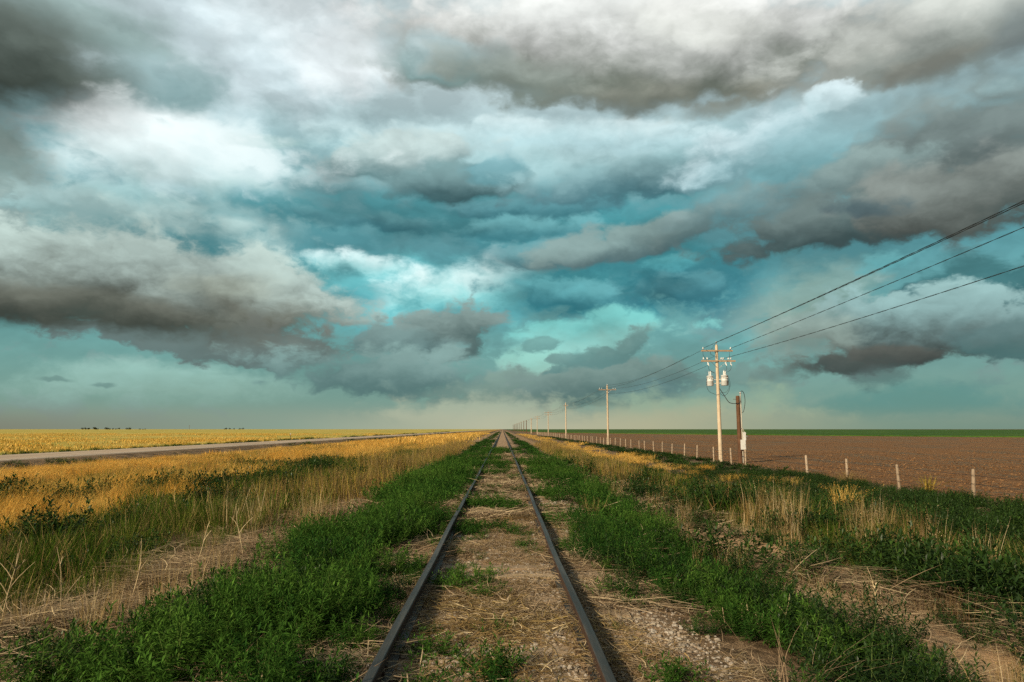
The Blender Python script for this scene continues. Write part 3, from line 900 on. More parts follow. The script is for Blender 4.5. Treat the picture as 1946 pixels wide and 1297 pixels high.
b = MB(); b.lathe([(.02, 0), (.02, .03)], (.31, -.29, 1.36), 8, (0, -1, 0)); b.build('latch', M_STEEL, mbx)
b = MB(); b.box((.34, -.10, 1.98), (.20, .18, .62))
dsc = b.build('switch_box', M_BOX, sp_)
b = MB(); b.tube([(.44, -.10, 1.95), (.56, -.12, 1.98)], .022, 8); b.lathe([(.05, 0), (.05, .04)], (.54, -.12, 1.98), 10, (1, 0, 0)); b.build('switch_handle', M_STEEL, dsc)
b = MB(); b.tube([(.36, -.10, 2.25), (.30, -.1, 2.5), (.2, -.1, 2.6)], .03, 8); b.build('elbow', M_PVC, dsc)
b = MB(); b.tube([(-.14, -.02, 4.78), (-.36, -.02, 4.80)], .025, 8); b.build('cable_bracket', M_STEEL, sp_)
loop([(.20, -.05, 5.28), (.32, -.05, 5.42), (.48, -.05, 5.2), (.53, -.05, 4.6), (.40, -.05, 3.9), (.22, -.05, 3.75)], .022, 'drip_loop', sp_)
loop([(-.14, -.16, 4.4), (0.0, -.19, 4.5), (.15, -.15, 4.6), (.2, -.08, 5.0), (.2, -.05, 5.3)], .018, 'cable_tail', sp_)
sd = loop([(17.25, 53.75, 4.72), (17.42, 53.4, 4.25), (17.62, 52.9, 3.66), (17.72, 52.5, 3.52), (17.84, 52.1, 3.48), (17.93, 51.86, 3.50)], .028, 'service_cable', None)
tag(sd, 'black cable sagging from the transformer pole to the short dark pole', 'cable')

# ------------------------------------------------------------------ the fence along the ploughed land
fence = empty('wire_fence', (16.8, 20, -1.0))
tag(fence, 'long wire fence of pale wooden posts along the edge of the ploughed field', 'fence')
fr = random.Random(12)
def post_mesh(r, h, lx, ly, sd):
    q = random.Random(sd)
    mb = MB(); v = []
    n = 10
    for j, t in enumerate((-.3, 0, .25, .5, .75, .96, 1.0)):
        rr = r * (1 + q.uniform(-.05, .05)) * (1.06 - .10 * max(t, 0)) * (.8 if j == 6 else 1)
        for i in range(n):
            a = 2 * math.pi * i / n
            v.append((rr * math.cos(a) * (1 + q.uniform(-.03, .03)) + lx * t * h, rr * math.sin(a) + ly * t * h, t * h + (q.uniform(-.02, .02) if j == 6 else 0)))
    f = [(j*n+i, j*n+(i+1) % n, (j+1)*n+(i+1) % n, (j+1)*n+i) for j in range(6) for i in range(n)]
    mb.add(v, f, True); mb.add(v[-n:], [tuple(range(n))])
    return mb
posts = [(16.6, 24.2, 1.12), (17.0, 29.4, 1.02), (16.7, 33.2, 1.10), (16.55, 37.2, 1.12), (16.75, 47.2, 1.15), (16.7, 50.0, 1.15), (16.9, 54.8, 1.12), (16.75, 59.0, 1.16)]
yy = 63.2
while yy < 330:
    posts.append((16.8 + fr.uniform(-.12, .12), yy, fr.uniform(1.05, 1.2))); yy += fr.uniform(3.9, 4.6)
yy = 19.6
while yy > 2:
    posts.insert(0, (16.8, yy, 1.15)); yy -= 4.4
posts = posts[:80]
for k, (px, py, ph) in enumerate(posts):
    o = post_mesh(fr.uniform(.055, .068) * (1.0 if py < 70 else 1.15), ph + (0.02 if py < 60 else .08), fr.gauss(0, .03), fr.gauss(0, .03), k).build('post', M_POST, fence)
    o.location = (px - 16.8, py - 20, 0)
for h in (.35, .65, .95):
    mb = MB()
    pts = []
    for (ax, ay, _), (bx, by, _) in zip(posts[:-1], posts[1:]):
        for t in (0, .25, .5, .75):
            pts.append((ax + (bx - ax) * t - 16.8 - .07, ay + (by - ay) * t - 20, h - .03 * 4 * t * (1 - t)))
    mb.tube(pts, .006, 4)
    mb.build('barbed_wire', M_WIRE, fence)

# ------------------------------------------------------------------ small far things on the left
mp = empty('marker_post', (-40.3, 132, -.55))
tag(mp, 'thin dark roadside post standing beyond the far edge of the road', 'marker post')
b = MB(); b.lathe([(.05, -.2), (.05, 1.35)], n=8); b.build('stake', M_DARKPOLE, mp)
b = MB(); b.box((0, -.06, 1.2), (.16, .012, .24)); b.build('reflector_plate', M_STEEL, mp)
fp = empty('utility_pole', (-678, 1500, -.6))
tag(fp, 'lone thin pole far out on the left horizon', 'utility pole')
b = MB(); b.lathe([(.30, -.2), (.22, 10.5)], n=8); b.build('shaft', M_DARKPOLE, fp)
b = MB(); b.box((0, 0, 9.6), (3.0, .3, .3)); b.build('crossarm', M_DARKPOLE, fp)
# ------------------------------------------------------------------ plants
def leaf_material(name, cols, trans=.35, patch=.35, gloss=0.0):
    """cols: colours from which each plant takes its own mix"""
    m, T = material(name)
    rnd = T.n('ShaderNodeObjectInfo').outputs['Random']
    pos = T.n('ShaderNodeNewGeometry').outputs['Position']
    f = T.m('ADD', T.m('MULTIPLY', rnd, 1 - patch), T.m('MULTIPLY', T.smooth(T.noise(pos, .45, 2.0, .6), .3, .7), patch))
    n = len(cols)
    c = T.ramp(f, [(i / (n - 1), C4(*k)) for i, k in enumerate(cols)])
    isl = T.n('ShaderNodeNewGeometry').outputs['Random Per Island']
    c = T.v('SCALE', c, T.lerp(isl, 0, 1, .5, 1.5))
    d = T.n('ShaderNodeBsdfDiffuse', ins={'Color': c}).outputs[0]
    t = T.n('ShaderNodeBsdfTranslucent', ins={'Color': c}).outputs[0]
    mx = T.n('ShaderNodeMixShader', ins={0: trans, 1: d, 2: t})
    out = mx.outputs[0]
    if gloss:
        g = T.n('ShaderNodeBsdfGlossy', ins={'Color': (1, 1, 1, 1), 'Roughness': .45}).outputs[0]
        out = T.n('ShaderNodeMixShader', ins={0: gloss, 1: out, 2: g}).outputs[0]
    finish_mat(T, out)
    return m

M_WEED = leaf_material('fresh_weed_leaf', [(.015,.046,.010), (.023,.068,.013), (.037,.098,.018), (.064,.145,.025)], .3, .4, 0)
M_WFRESH = leaf_material('young_weed_leaf', [(.032,.084,.015), (.054,.124,.020), (.100,.190,.032)], .35, .4, 0)
M_WDARK = leaf_material('dark_weed_leaf', [(.013,.032,.007), (.022,.050,.009), (.038,.078,.012)], .25, .4, .015)
M_STEM = leaf_material('green_stem', [(.07,.11,.03), (.10,.14,.04)], .1)
M_GREEN = leaf_material('green_grass', [(.030,.062,.008), (.052,.095,.011), (.09,.13,.018), (.18,.18,.035)], .4, .5)
M_DRY = leaf_material('dry_straw_grass', [(.17,.105,.042), (.28,.185,.078), (.38,.275,.12), (.20,.155,.05)], .35, .3)
M_GOLD = leaf_material('golden_grass', [(.62,.33,.062), (.76,.44,.095), (.80,.53,.16), (.60,.39,.09)], .4, .6)
M_OLIVE = leaf_material('ripening_grass', [(.20,.18,.03), (.34,.25,.05), (.44,.30,.065), (.13,.14,.025)], .4, .6)
M_LITTER = leaf_material('old_straw', [(.10,.066,.040), (.23,.16,.098), (.42,.32,.205), (.16,.10,.06)], .1, .3)
M_STICK = leaf_material('bleached_dead_stem', [(.44,.34,.20), (.55,.44,.27)], .1, .2)

class Bulk:
    """builds one source plant out of very many small faces"""
    def __init__(self):
        self.v, self.f, self.m = [], [], []
    def strip(self, pts, w, side, mi=0):
        """a ribbon that tapers to a point; pts (k,3), w widths (k-1), side vector"""
        k0 = len(self.v)
        side = np.asarray(side)
        for p, ww in zip(pts[:-1], w):
            self.v.append(p - side * ww * .5); self.v.append(p + side * ww * .5)
        self.v.append(pts[-1])
        n = len(pts) - 1
        for j in range(n - 1):
            self.f.append((k0+2*j, k0+2*j+1, k0+2*j+3, k0+2*j+2)); self.m.append(mi)
        self.f.append((k0+2*n-2, k0+2*n-1, k0+2*n)); self.m.append(mi)
    def leaf(self, b, d, s, L, w, droop=.25, mi=0):
        k0 = len(self.v)
        mid = b + d * L * .45
        tip = b + d * L + np.array((0, 0, -droop * L))
        up = np.array((0, 0, -.12 * w))
        self.v += [b, mid - s * w * .5 + up, tip, mid + s * w * .5 + up]
        self.f.append((k0, k0+1, k0+2, k0+3)); self.m.append(mi)
    def build(self, name, mats):
        return mesh_obj(name, self.v, self.f, mats, fmat=self.m, link=False)

def blade(B, rng, base, h, lean, az, w, droop, segs=3, mi=0, head=0.0, hm=None):
    d = np.array((math.cos(az), math.sin(az), 0.0))
    tw = az + math.pi / 2 + rng.uniform(-.9, .9)
    side = np.array((math.cos(tw), math.sin(tw), 0.0))
    t = np.linspace(0, 1, segs + 1)[:, None]
    pts = base + d * (lean * h * t + droop * h * t ** 2.4) + np.array((0, 0, 1.0)) * (h * t * (1 - .22 * droop * t ** 2))
    B.strip(pts, [w * (1 - .6 * k / segs) for k in range(segs)], side, mi)
    if head:
        # a loose seed head: short chaff along the last stretch
        p0, p1 = pts[-2], pts[-1]
        for q in range(int(3 + head * 40)):
            u = rng.uniform(.25, 1.0)
            b = p0 + (p1 - p0) * u
            a = rng.uniform(0, 6.28)
            dd = np.array((math.cos(a) * .7, math.sin(a) * .7, rng.uniform(.1, .9)))
            s = np.array((-math.sin(a), math.cos(a), 0))
            B.leaf(b, dd, s, head * rng.uniform(.5, 1.0), w * 1.3, .3, hm if hm is not None else mi)

def tuft(name, seed, n, rad, h, w, lean, droop, mats, segs=3, mixf=None, head=0.0, upright=0.0):
    rng = np.random.RandomState(seed); B = Bulk()
    for i in range(n):
        a, r = rng.uniform(0, 6.28), rad * math.sqrt(rng.rand())
        base = np.array((r * math.cos(a), r * math.sin(a), -.03))
        az = a + rng.normal(0, .9) if rng.rand() > upright else rng.uniform(0, 6.28)
        mi = 0 if mixf is None or rng.rand() > mixf else 1
        blade(B, rng, base, rng.uniform(*h), abs(rng.normal(0, lean)), az, w * rng.uniform(.7, 1.3), abs(rng.normal(droop, droop * .6)), segs, mi,
              head if (head and rng.rand() < .8) else 0.0, None)
    return B.build(name, mats)

def weed(name, seed, stems, h, rad, leaves, L, w, mats, spread=.45):
    """a bushy annual weed: leafy stems fanning from the root, narrow leaves spiralling up each"""
    rng = np.random.RandomState(seed); B = Bulk()
    for s in range(stems):
        az = rng.uniform(0, 6.28); lean = spread * math.sqrt(rng.rand())
        hh = h * rng.uniform(.6, 1.05) * (1 - .35 * lean / max(spread, .01))
        b0 = np.array((rng.normal(0, rad * .3), rng.normal(0, rad * .3), -.03))
        out = np.array((math.cos(az), math.sin(az), 0.0))
        t = np.linspace(0, 1, 5)[:, None]
        line = b0 + out * (rad * 1.5 * lean / spread * (t ** .85)) + np.array((0, 0, hh)) * t ** 1.1
        tw = rng.uniform(0, 3.14)
        B.strip(line, [.006, .005, .004, .003], (math.cos(tw), math.sin(tw), 0), 1)
        ph = rng.uniform(0, 6.28)
        for k in range(leaves):
            u = .14 + .86 * (k + rng.rand() * .6) / leaves
            p = np.array([np.interp(u, t[:, 0], line[:, c]) for c in range(3)])
            a = ph + k * 2.4 + rng.normal(0, .3)
            el = rng.uniform(.15, .75) + (.55 if u > .86 else 0)
            d = np.array((math.cos(a) * math.cos(el), math.sin(a) * math.cos(el), math.sin(el)))
            sd = np.array((-math.sin(a), math.cos(a), rng.uniform(-.3, .3)))
            B.leaf(p, d, sd, L * rng.uniform(.7, 1.15) * (1.0 if u < .8 else .75), w * rng.uniform(.8, 1.2), rng.uniform(.05, .4), 0)
    return B.build(name, mats)

def litter(name, seed, n, rad, L, w, mats, pile=.05):
    """fallen straw lying every which way"""
    rng = np.random.RandomState(seed); B = Bulk()
    main = rng.uniform(0, 6.28)
    for i in range(n):
        a, r = rng.uniform(0, 6.28), rad * math.sqrt(rng.rand())
        b = np.array((r * math.cos(a), r * math.sin(a), rng.uniform(.004, pile)))
        az = main + rng.normal(0, .9) + (math.pi if rng.rand() < .5 else 0)
        l = L * rng.uniform(.35, 1.2); cv = rng.normal(0, .35); rise = rng.normal(.02, .10)
        t = np.linspace(0, 1, 4)
        an = az + cv * t
        pts = np.stack([b[0] + l * t * np.cos(an), b[1] + l * t * np.sin(an), np.maximum(b[2] + l * (rise * t + .12 * abs(cv) * t * (1 - t)), .004)], 1)
        sd = (-math.sin(az), math.cos(az), rng.uniform(-.5, .5))
        B.strip(pts, [w * rng.uniform(.7, 1.2), w, w * .8], sd, 0 if rng.rand() < .8 or len(mats) < 2 else 1)
    return B.build(name, mats)

def patch(name, seed, n, rad, h, w, lean, droop, mats, mixf=None, head=0.0, segs=2):
    return tuft(name, seed, n, rad, h, w, lean, droop, mats, segs, mixf, head, upright=1.0)

# ------------------------------------------------------------------ planting
def plant(name, groups, label=None):
    """groups: list of (points Nx3, scales N, [source meshes]); all become ONE object of uncountable growth.
    Each source is planted on its own points; the copies share the source's mesh."""
    verts, rot, scl, idx, srcs = [], [], [], [], []
    rng = np.random.RandomState(abs(hash_(name)) % 99991)
    for pts, sc, ms in groups:
        k = len(pts)
        if not k:
            continue
        o = len(srcs); srcs += ms
        verts.append(pts); scl.append(sc)
        idx.append(o + rng.randint(0, len(ms), k))
        rr = np.zeros((k, 3)); rr[:, 2] = rng.uniform(0, 6.283, k); rr[:, 0] = rng.normal(0, .06, k); rr[:, 1] = rng.normal(0, .06, k)
        rot.append(rr)
    verts = np.concatenate(verts); rot = np.concatenate(rot); scl = np.concatenate(scl); idx = np.concatenate(idx)
    me = bpy.data.meshes.new(name)
    me.vertices.add(len(verts)); me.vertices.foreach_set('co', verts.astype(np.float32).ravel())
    at = me.attributes.new('turn', 'FLOAT_VECTOR', 'POINT'); at.data.foreach_set('vector', rot.astype(np.float32).ravel())
    at = me.attributes.new('size', 'FLOAT', 'POINT'); at.data.foreach_set('value', scl.astype(np.float32))
    at = me.attributes.new('sort', 'INT', 'POINT'); at.data.foreach_set('value', idx.astype(np.int32))
    me.update()
    o = bpy.data.objects.new(name, me); COL.objects.link(o)
    o['kind'] = 'stuff'
    if label:
        o['label'] = label
    g = bpy.data.node_groups.new(name + '_growth', 'GeometryNodeTree')
    g.interface.new_socket('Geometry', in_out='INPUT', socket_type='NodeSocketGeometry')
    g.interface.new_socket('Geometry', in_out='OUTPUT', socket_type='NodeSocketGeometry')
    gi, go = g.nodes.new('NodeGroupInput'), g.nodes.new('NodeGroupOutput')
    def attr(nm, tp):
        a = g.nodes.new('GeometryNodeInputNamedAttribute'); a.data_type = tp; a.inputs['Name'].default_value = nm
        return [s for s in a.outputs if s.enabled and s.name == 'Attribute'][0]
    jn = g.nodes.new('GeometryNodeJoinGeometry')
    for s in reversed(srcs):           # join keeps links last-in first
        oi = g.nodes.new('GeometryNodeObjectInfo'); oi.inputs['Object'].default_value = s
        gt = g.nodes.new('GeometryNodeGeometryToInstance')
        g.links.new(oi.outputs['Geometry'], gt.inputs[0]); g.links.new(gt.outputs[0], jn.inputs[0])
    ip = g.nodes.new('GeometryNodeInstanceOnPoints')
    g.links.new(gi.outputs[0], ip.inputs['Points']); g.links.new(jn.outputs[0], ip.inputs['Instance'])
    ip.inputs['Pick Instance'].default_value = True
    g.links.new(attr('sort', 'INT'), ip.inputs['Instance Index'])
    er = g.nodes.new('FunctionNodeEulerToRotation'); g.links.new(attr('turn', 'FLOAT_VECTOR'), er.inputs[0]); g.links.new(er.outputs[0], ip.inputs['Rotation'])
    g.links.new(attr('size', 'FLOAT'), ip.inputs['Scale'])
    g.links.new(ip.outputs[0], go.inputs[0])
    md = o.modifiers.new('growth', 'NODES'); md.node_group = g
    COUNTS[name] = len(verts)
    return o

COUNTS = {}
def hash_(s):
    h = 7
    for ch in s:
        h = (h * 31 + ord(ch)) & 0x7fffffff
    return h

DOMED = (1, 18, 31, 48, 32, 49, 7, 24, 61, 78)
def domes(x, y, cell=1.0):
    best = np.full_like(x, 9.0)
    cx, cy = np.floor(x / cell), np.floor(y / cell)
    for ox in (-1, 0, 1):
        for oy in (-1, 0, 1):
            a, b = cx + ox, cy + oy
            h = np.sin(a * 127.1 + b * 311.7) * 43758.5453; h1 = h - np.floor(h)
            h = np.sin(a * 269.5 + b * 183.3) * 43758.5453; h2 = h - np.floor(h)
            r = .52 + .40 * np.abs(np.sin(h1 * 40 + h2 * 17))          # mounds of different girth
            d = np.hypot(x - (a + h1) * cell, y - (b + h2) * cell) / (cell * r)
            best = np.minimum(best, d)
    return np.sqrt(np.clip(1 - best ** 2, 0, 1))

def spread(seed, x0, x1, y0, y1, dens, prob):
    """random spots over a stretch of land, kept where the land suits (and the view can reach)"""
    rng = np.random.RandomState(seed)
    n = int((x1 - x0) * (y1 - y0) * dens)
    x = rng.uniform(x0, x1, n); y = rng.uniform(y0, y1, n)
    keep = (x > -.80 * y - 1.6) & (x < .82 * y + 1.6)
    x, y = x[keep], y[keep]
    p = np.clip(prob(x, y), 0, 1)
    k = rng.rand(len(x)) < p
    x, y, p = x[k], y[k], p[k]
    swell = .5 + 1.0 * sm(fnoise(x * 1.1, y * .7, seed % 7 + 60), .28, .72)      # growth comes in mounds
    if seed in DOMED:                      # bushy growth stands in rounded mounds with dark gaps between
        dm = domes(x, y)
        keep = (dm > .22) | (rng.rand(len(x)) < .10)
        x, y, p, dm = x[keep], y[keep], p[keep], dm[keep]
        swell = .34 + .74 * dm
    if seed in (1, 18):
        swell = swell * (1 - .22 * sm(x, .5, 1.5))
    if seed in (1, 18, 31, 48):            # lower beside the rails
        swell = swell * (.66 + .34 * sm(np.abs(x), .95, 1.6))
    return np.stack([x, y, gz(x, y)], 1), rng.uniform(.75, 1.25, len(x)) * (.65 + .35 * p) * swell * (1 - .35 * sm(x, 5.5, 7) * sm(y, 18, 30)) * (1 - .35 * sm(-x, 17, 25) * sm(x, -39, -37))

def sm(x, a, b):
    t = np.clip((x - a) / (b - a), 0, 1)
    return t * t * (3 - 2 * t)
def between(x, a, b, s=.3):
    return sm(x, a - s, a + s) * (1 - sm(x, b - s, b + s))

# --- where things grow (x: metres right of the track, y: metres ahead)
def n_a(x, y): return fnoise(x * .45, y * .30, 31)
def n_b(x, y): return fnoise(x * 1.1, y * .8, 32)
def n_c(x, y): return fnoise(x * .16, y * .07, 33)

GAPS_L = [(-1.15, 5.2, .22, .35), (-1.3, 9.6, .42, 1.2), (-1.2, 15.0, .32, 2.0), (-3.2, 4.3, .5, .5)]
GAPS_R = [(1.7, 6.6, .5, .5), (2.35, 9.2, .4, .6), (1.6, 15.5, .5, 1.6), (2.2, 5.0, .35, .4)]
def holes(x, y, gs):
    k = np.ones_like(x)
    for (a, b, ra, rb) in gs:
        k = k * sm(((x - a) / ra) ** 2 + ((y - b) / rb) ** 2, .6, 1.3)
    return k
def p_weed(x, y):
    w = (n_a(x, y) - .5) * 1.6 + (n_b(x, y) - .5) * .7
    left = between(x, -2.85 - .25 * np.clip((y - 8) / 10, 0, 1) + w, -.93 + .10 * w, .16) * holes(x, y, GAPS_L)
    r0 = np.interp(y, [3, 6, 9, 14, 30], [1.62, 1.45, 1.28, 1.5, 1.7])
    right = between(x, r0 + .25 * w, np.interp(y, [3, 5, 8, 12, 30], [3.5, 3.7, 3.15, 3.1, 3.5]) + .6 * w, .25) * holes(x, y, GAPS_R)
    far = 1 - .45 * sm(y, 25, 60)
    return np.maximum(left, right) * far * sm(n_b(x * 1.3 + 7, y * 1.3), .22, .42)
def p_mound(x, y):
    band = np.maximum(between(x, -3.2, -1.3, .2), between(x, 1.5, 3.2, .2) * sm(y, 10, 14))
    return band * sm(fnoise(x * 1.5 + 3, y * 1.0 + 8, 71, 2), .56, .68)
def p_weed_low(x, y):          # low growth between the rails and along their feet
    inner = between(x, -.62, -.02 + .5 * (n_b(x, y) - .5), .12) * sm(n_b(x * .9 + 3, y * .55 + 5), .40, .54)
    mid = between(x, -.2, .55, .2) * sm(n_b(x + 11, y * 1.2 + 2), .54, .64) * .9
    foot = between(x, -1.35, -.86, .06) * 1.0 * holes(x, y, GAPS_L)
    footr = between(x, .9, 1.6, .15) * sm(n_b(x + 5, y + 9), .46, .58) * .9
    off = (np.abs(np.abs(x) - .752) > .11)
    return np.maximum(np.maximum(inner, mid), np.maximum(foot, footr)) * off * (1 + sm(y, 8, 22) * .6)
def p_sweep(x, y):
    return between(x, -26, -9, 1) * sm(fnoise(x * .22 + 3, y * .07 + 1, 47), .50, .62) * (1 - sm(y, 70, 110))
def p_gold(x, y):
    w = (n_a(x, y) - .5) * 4.0 + (n_b(x, y) - .5) * 1.2
    far = sm(y, 14, 50)
    edge = -9.4 + 1.5 * far + w * .6
    left = between(x, -26.6 + w * .2, edge, .6) * sm(n_c(x * 1.6, y * 1.6), .20, .36)
    right = between(x, 6.4 + w * .3, 12.4 + w * .25, .6) * sm(y, 26, 42) * .55 * sm(n_b(x * .4, y * .25), .34, .52)
    return np.maximum(left, right) * (1 - p_patch(x, y) * .95) * (1 - .8 * p_sweep(x, y))
PATCHES = [(-13.2, 19.5, 2.4, 2.0), (-16.5, 21.0, 2.0, 1.8), (-10.4, 24.0, 2.4, 2.0), (-12.5, 20.8, .7, .9), (-10.6, 39, 3.2, 3.0), (-9.0, 33, 1.6, 3.0), (-14.0, 41, 2.0, 2.0),
           (-8.2, 27, 1.2, 3.0), (-13.6, 15.2, 1.6, 1.0), (-9.2, 19.4, 1.2, 1.0), (-8.6, 12.6, .9, .8), (-19.5, 25.0, 3.0, 1.5)]
def p_patch(x, y):
    k = np.zeros_like(x)
    wob = (n_b(x * 1.2, y * 1.2) - .5) * 2.2
    for (a, b, ra, rb) in PATCHES:
        k = np.maximum(k, 1 - sm(((x - a) / ra) ** 2 + ((y - b) / rb) ** 2 + wob, .7, 1.2))
    return k
def p_mixgrass(x, y):
    w = (n_a(x + 3, y) - .5) * 1.8
    left = between(x, -10.2 + w, np.interp(y, [3, 12, 25], [-4.75, -4.7, -4.0]) + .5 * w, .4)
    right = between(x, np.interp(y, [3, 9, 16, 40], [5.4, 5.6, 5.0, 4.2]) + .5 * w, np.interp(y, [8, 20, 40], [9.6, 9.0, 7.0]) + w, .5)
    return np.maximum(left, right)
def p_drytall(x, y):
    w = (n_a(x + 9, y + 4) - .5) * 1.6
    left = between(x, -7.0 + w, -4.3 + .4 * w, .5) * sm(n_b(x, y * .5), .46, .66) * .6 + between(x, -5.6, -3.4, .4) * sm(y, 12, 18) * .8
    right = between(x, np.interp(y, [6, 14, 30], [5.2, 5.0, 3.9]) + .4 * w, np.interp(y, [6, 14, 30], [7.6, 8.2, 7.0]) + w, .5) * sm(n_b(x + 4, y * .6), .34, .54)
    return np.clip(np.maximum(left, right), 0, 1)
def p_darkweed(x, y):
    w = (n_a(x - 4, y) - .5) * 2.0
    near = between(x, np.interp(y, [6, 12, 22, 40, 70], [7.2, 8.6, 9.0, 10.2, 12.6]) + w, 16.75 + .25 * w, .35)
    return near * (1 - .5 * sm(y, 60, 160)) * sm(n_b(x * .7, y * .7), .14, .3)
def p_litter(x, y):
    left = between(x, -5.0 + (n_b(x, y) - .5), -2.9, .5) * (1 - sm(y, 13, 20)) * (1 - .85 * between(x, -3.9, -2.9, .2) * (1 - sm(y, 4.7, 5.3)) * 1.0)
    right = between(x, 2.9, 5.7 + (n_b(x, y) - .5), .4) * sm(n_b(x * .9 + 8, y * .9), .28, .44) * (1 - sand_spot(x, y))
    marg = between(x, -1.9, -.85, .1) * .8 + between(x, .86, 1.9, .12) * sm(n_b(x + 2, y), .36, .5)
    bed = between(x, -.68, .68, .05) * sm(n_b(x * .8 + 6, y * .8 + 1) + .12 * x, .28, .48)
    return np.clip(np.maximum(np.maximum(left, right), np.maximum(marg, bed)), 0, 1)
def p_tangle(x, y):
    b = between(x, -5.4, -3.3, .3) + between(x, 2.8, 6.0, .3)
    return b * sm(n_b(x * 1.2 + 21, y * 1.0 + 4), .42, .54) * (1 - sand_spot(x, y))
def sand_spot(x, y):
    k = np.zeros_like(x); wob = (n_b(x * 1.4, y * 1.4 + 5) - .5) * 1.4
    for (a, b, ra, rb) in ((4.5, 12.2, 1.0, 1.7), (5.0, 10.4, .7, .5), (4.7, 6.3, .8, .6), (-2.9, 4.5, .35, .45), (-4.2, 4.6, .8, .5)):
        k = np.maximum(k, 1 - sm(((x - a) / ra) ** 2 + ((y - b) / rb) ** 2 + wob, .6, 1.1))
    return k
clear = lambda f: (lambda x, y: f(x, y) * (1 - .97 * sand_spot(x, y)))

# --- source plants
WEED_N = [weed('weed_plant', 100 + i, 11 + i % 3, .46 + .05 * (i % 3), .21, 40, .105, .0135, [(M_WEED, M_WFRESH, M_WDARK)[(0, 1, 1, 2, 0, 1)[i]], M_STEM], .5) for i in range(6)]
FRESH_N = [weed('mound_weed', 130 + i, 22, .56 + .06 * (i % 2), .27, 44, .085, .0105, [M_WFRESH, M_STEM], .62) for i in range(4)]
WEED_LOW = [weed('low_weed', 120 + i, 9, .19, .15, 24, .062, .009, [(M_WEED, M_WFRESH)[i % 2], M_STEM], .6) for i in range(4)]
WEED_D = [weed('mixed_weed', 110 + i, 12, .48, .22, 42, .092, .0125, [(M_WEED, M_WFRESH, M_WDARK, M_WEED)[i % 4], M_STEM], .55) for i in range(6)]  # plants in mixed leaf greens for the right bank
WEED_M = [weed('weed_clump', 140 + i, 14, .50, .32, 22, .13, .022, [(M_WEED, M_WFRESH)[i % 2], M_STEM], .55) for i in range(4)]
WEED_F = [weed('weed_mass', 150 + i, 12, .50, .65, 10, .26, .085, [M_WEED, M_STEM], .5) for i in range(3)]
DARK_N = [weed('dark_weed', 160 + i, 13, .56, .30, 22, .11, .024, [M_WDARK, M_STEM], .5) for i in range(4)]
DARK_F = [weed('dark_weed_mass', 170 + i, 14, .50, .70, 11, .24, .085, [M_WDARK, M_WDARK], .5) for i in range(3)]
GR_N = [tuft('grass_tuft', 200 + i, 46, .16, (.22, .50), .0065, .22, .28, [M_GREEN, M_DRY], 3, .16) for i in range(5)]
GR_M = [patch('grass_clump', 220 + i, 90, .45, (.25, .52), .012, .22, .25, [M_GREEN, M_DRY], .25) for i in range(4)]
DRY_N = [tuft('dry_tuft', 240 + i, 30, .15, (.35, .78), .0055, .16, .10, [M_DRY, M_STICK], 3, .2, .035) for i in range(5)]
DRY_M = [patch('dry_clump', 260 + i, 60, .40, (.35, .75), .010, .15, .10, [M_DRY, M_OLIVE], .3, .05) for i in range(4)]
GO_N = [patch('golden_clump', 280 + i, 110, .34, (.28, .66), .0050, .25, .42, [M_GOLD, M_OLIVE], .16, .032) for i in range(5)]
GO_M = [patch('golden_swath', 300 + i, 150, .75, (.28, .62), .012, .28, .40, [M_GOLD, M_OLIVE], .16, .05) for i in range(4)]
GO_F = [patch('golden_spread', 320 + i, 110, 2.4, (.28, .62), .07, .3, .3, [M_GOLD, M_OLIVE], .15, 0, 2) for i in range(3)]
ME_F = [patch('meadow_spread', 340 + i, 130, 2.6, (.10, .26), .06, .3, .3, [M_GOLD, M_OLIVE], .30, 0, 2) for i in range(3)]
LIT_N = [litter('straw_litter', 360 + i, 60, .30, .34, .0048, [M_LITTER, M_STICK], .05) for i in range(5)]
LIT_S = [litter('short_litter', 380 + i, 46, .20, .13, .0042, [M_LITTER, M_DRY], .02) for i in range(4)]
PALE_S = [litter('pale_straw', 385 + i, 44, .22, .17, .0042, [M_DRY, M_STICK], .035) for i in range(4)]
TANGLE = [litter('tangled_stems', 395 + i, 110, .30, .52, .0045, [M_LITTER, M_STICK], .17) for i in range(5)]
LIT_M = [litter('straw_spread', 390 + i, 90, .60, .40, .012, [M_LITTER, M_STICK], .06) for i in range(3)]

# --- planting it
def bands(seed, f, x0, x1, spec):
    return [(*spread(seed + i * 17, x0, x1, ya, yb, d, f), src) for i, (ya, yb, d, src) in enumerate(spec)]
def scaled(gs, k):
    return [(p, s * k, m) for p, s, m in gs]

plant('roadside_weeds', bands(1, clear(p_weed), -4.6, 0, [(3.7, 13, 19, WEED_N), (13, 34, 9, WEED_M)]) + scaled(bands(61, clear(p_weed), 0, 4.8, [(3.7, 13, 21, WEED_D), (13, 34, 9, WEED_M)]), .86) + scaled(bands(31, clear(p_weed), -4.6, 4.8, [(34, 110, 2.9, WEED_F), (110, 420, .6, WEED_F)]), .62),
      'fresh green bushy weeds crowding both sides of the rails')
plant('weed_mounds', [(p, s * 1.15, m) for p, s, m in bands(32, clear(p_mound), -4, 4, [(4.2, 14, 13, FRESH_N), (14, 40, 4, FRESH_N)])],
      'brighter bushy mounds with pale leaf tips rising from the weeds')
plant('low_track_weeds', bands(2, p_weed_low, -1.5, 1.7, [(2.6, 16, 34, WEED_LOW)]) + bands(33, lambda x, y: between(x, .95, 1.9, .2) * sm(n_b(x * 1.1 + 15, y * 1.1 + 2), .50, .62), .8, 2.2, [(3.5, 16, 16, WEED_LOW)]) + scaled(bands(3, p_weed_low, -1.5, 1.7, [(16, 60, 9, WEED_M)]), .5),
      'low green weeds growing between the rails and along their feet')
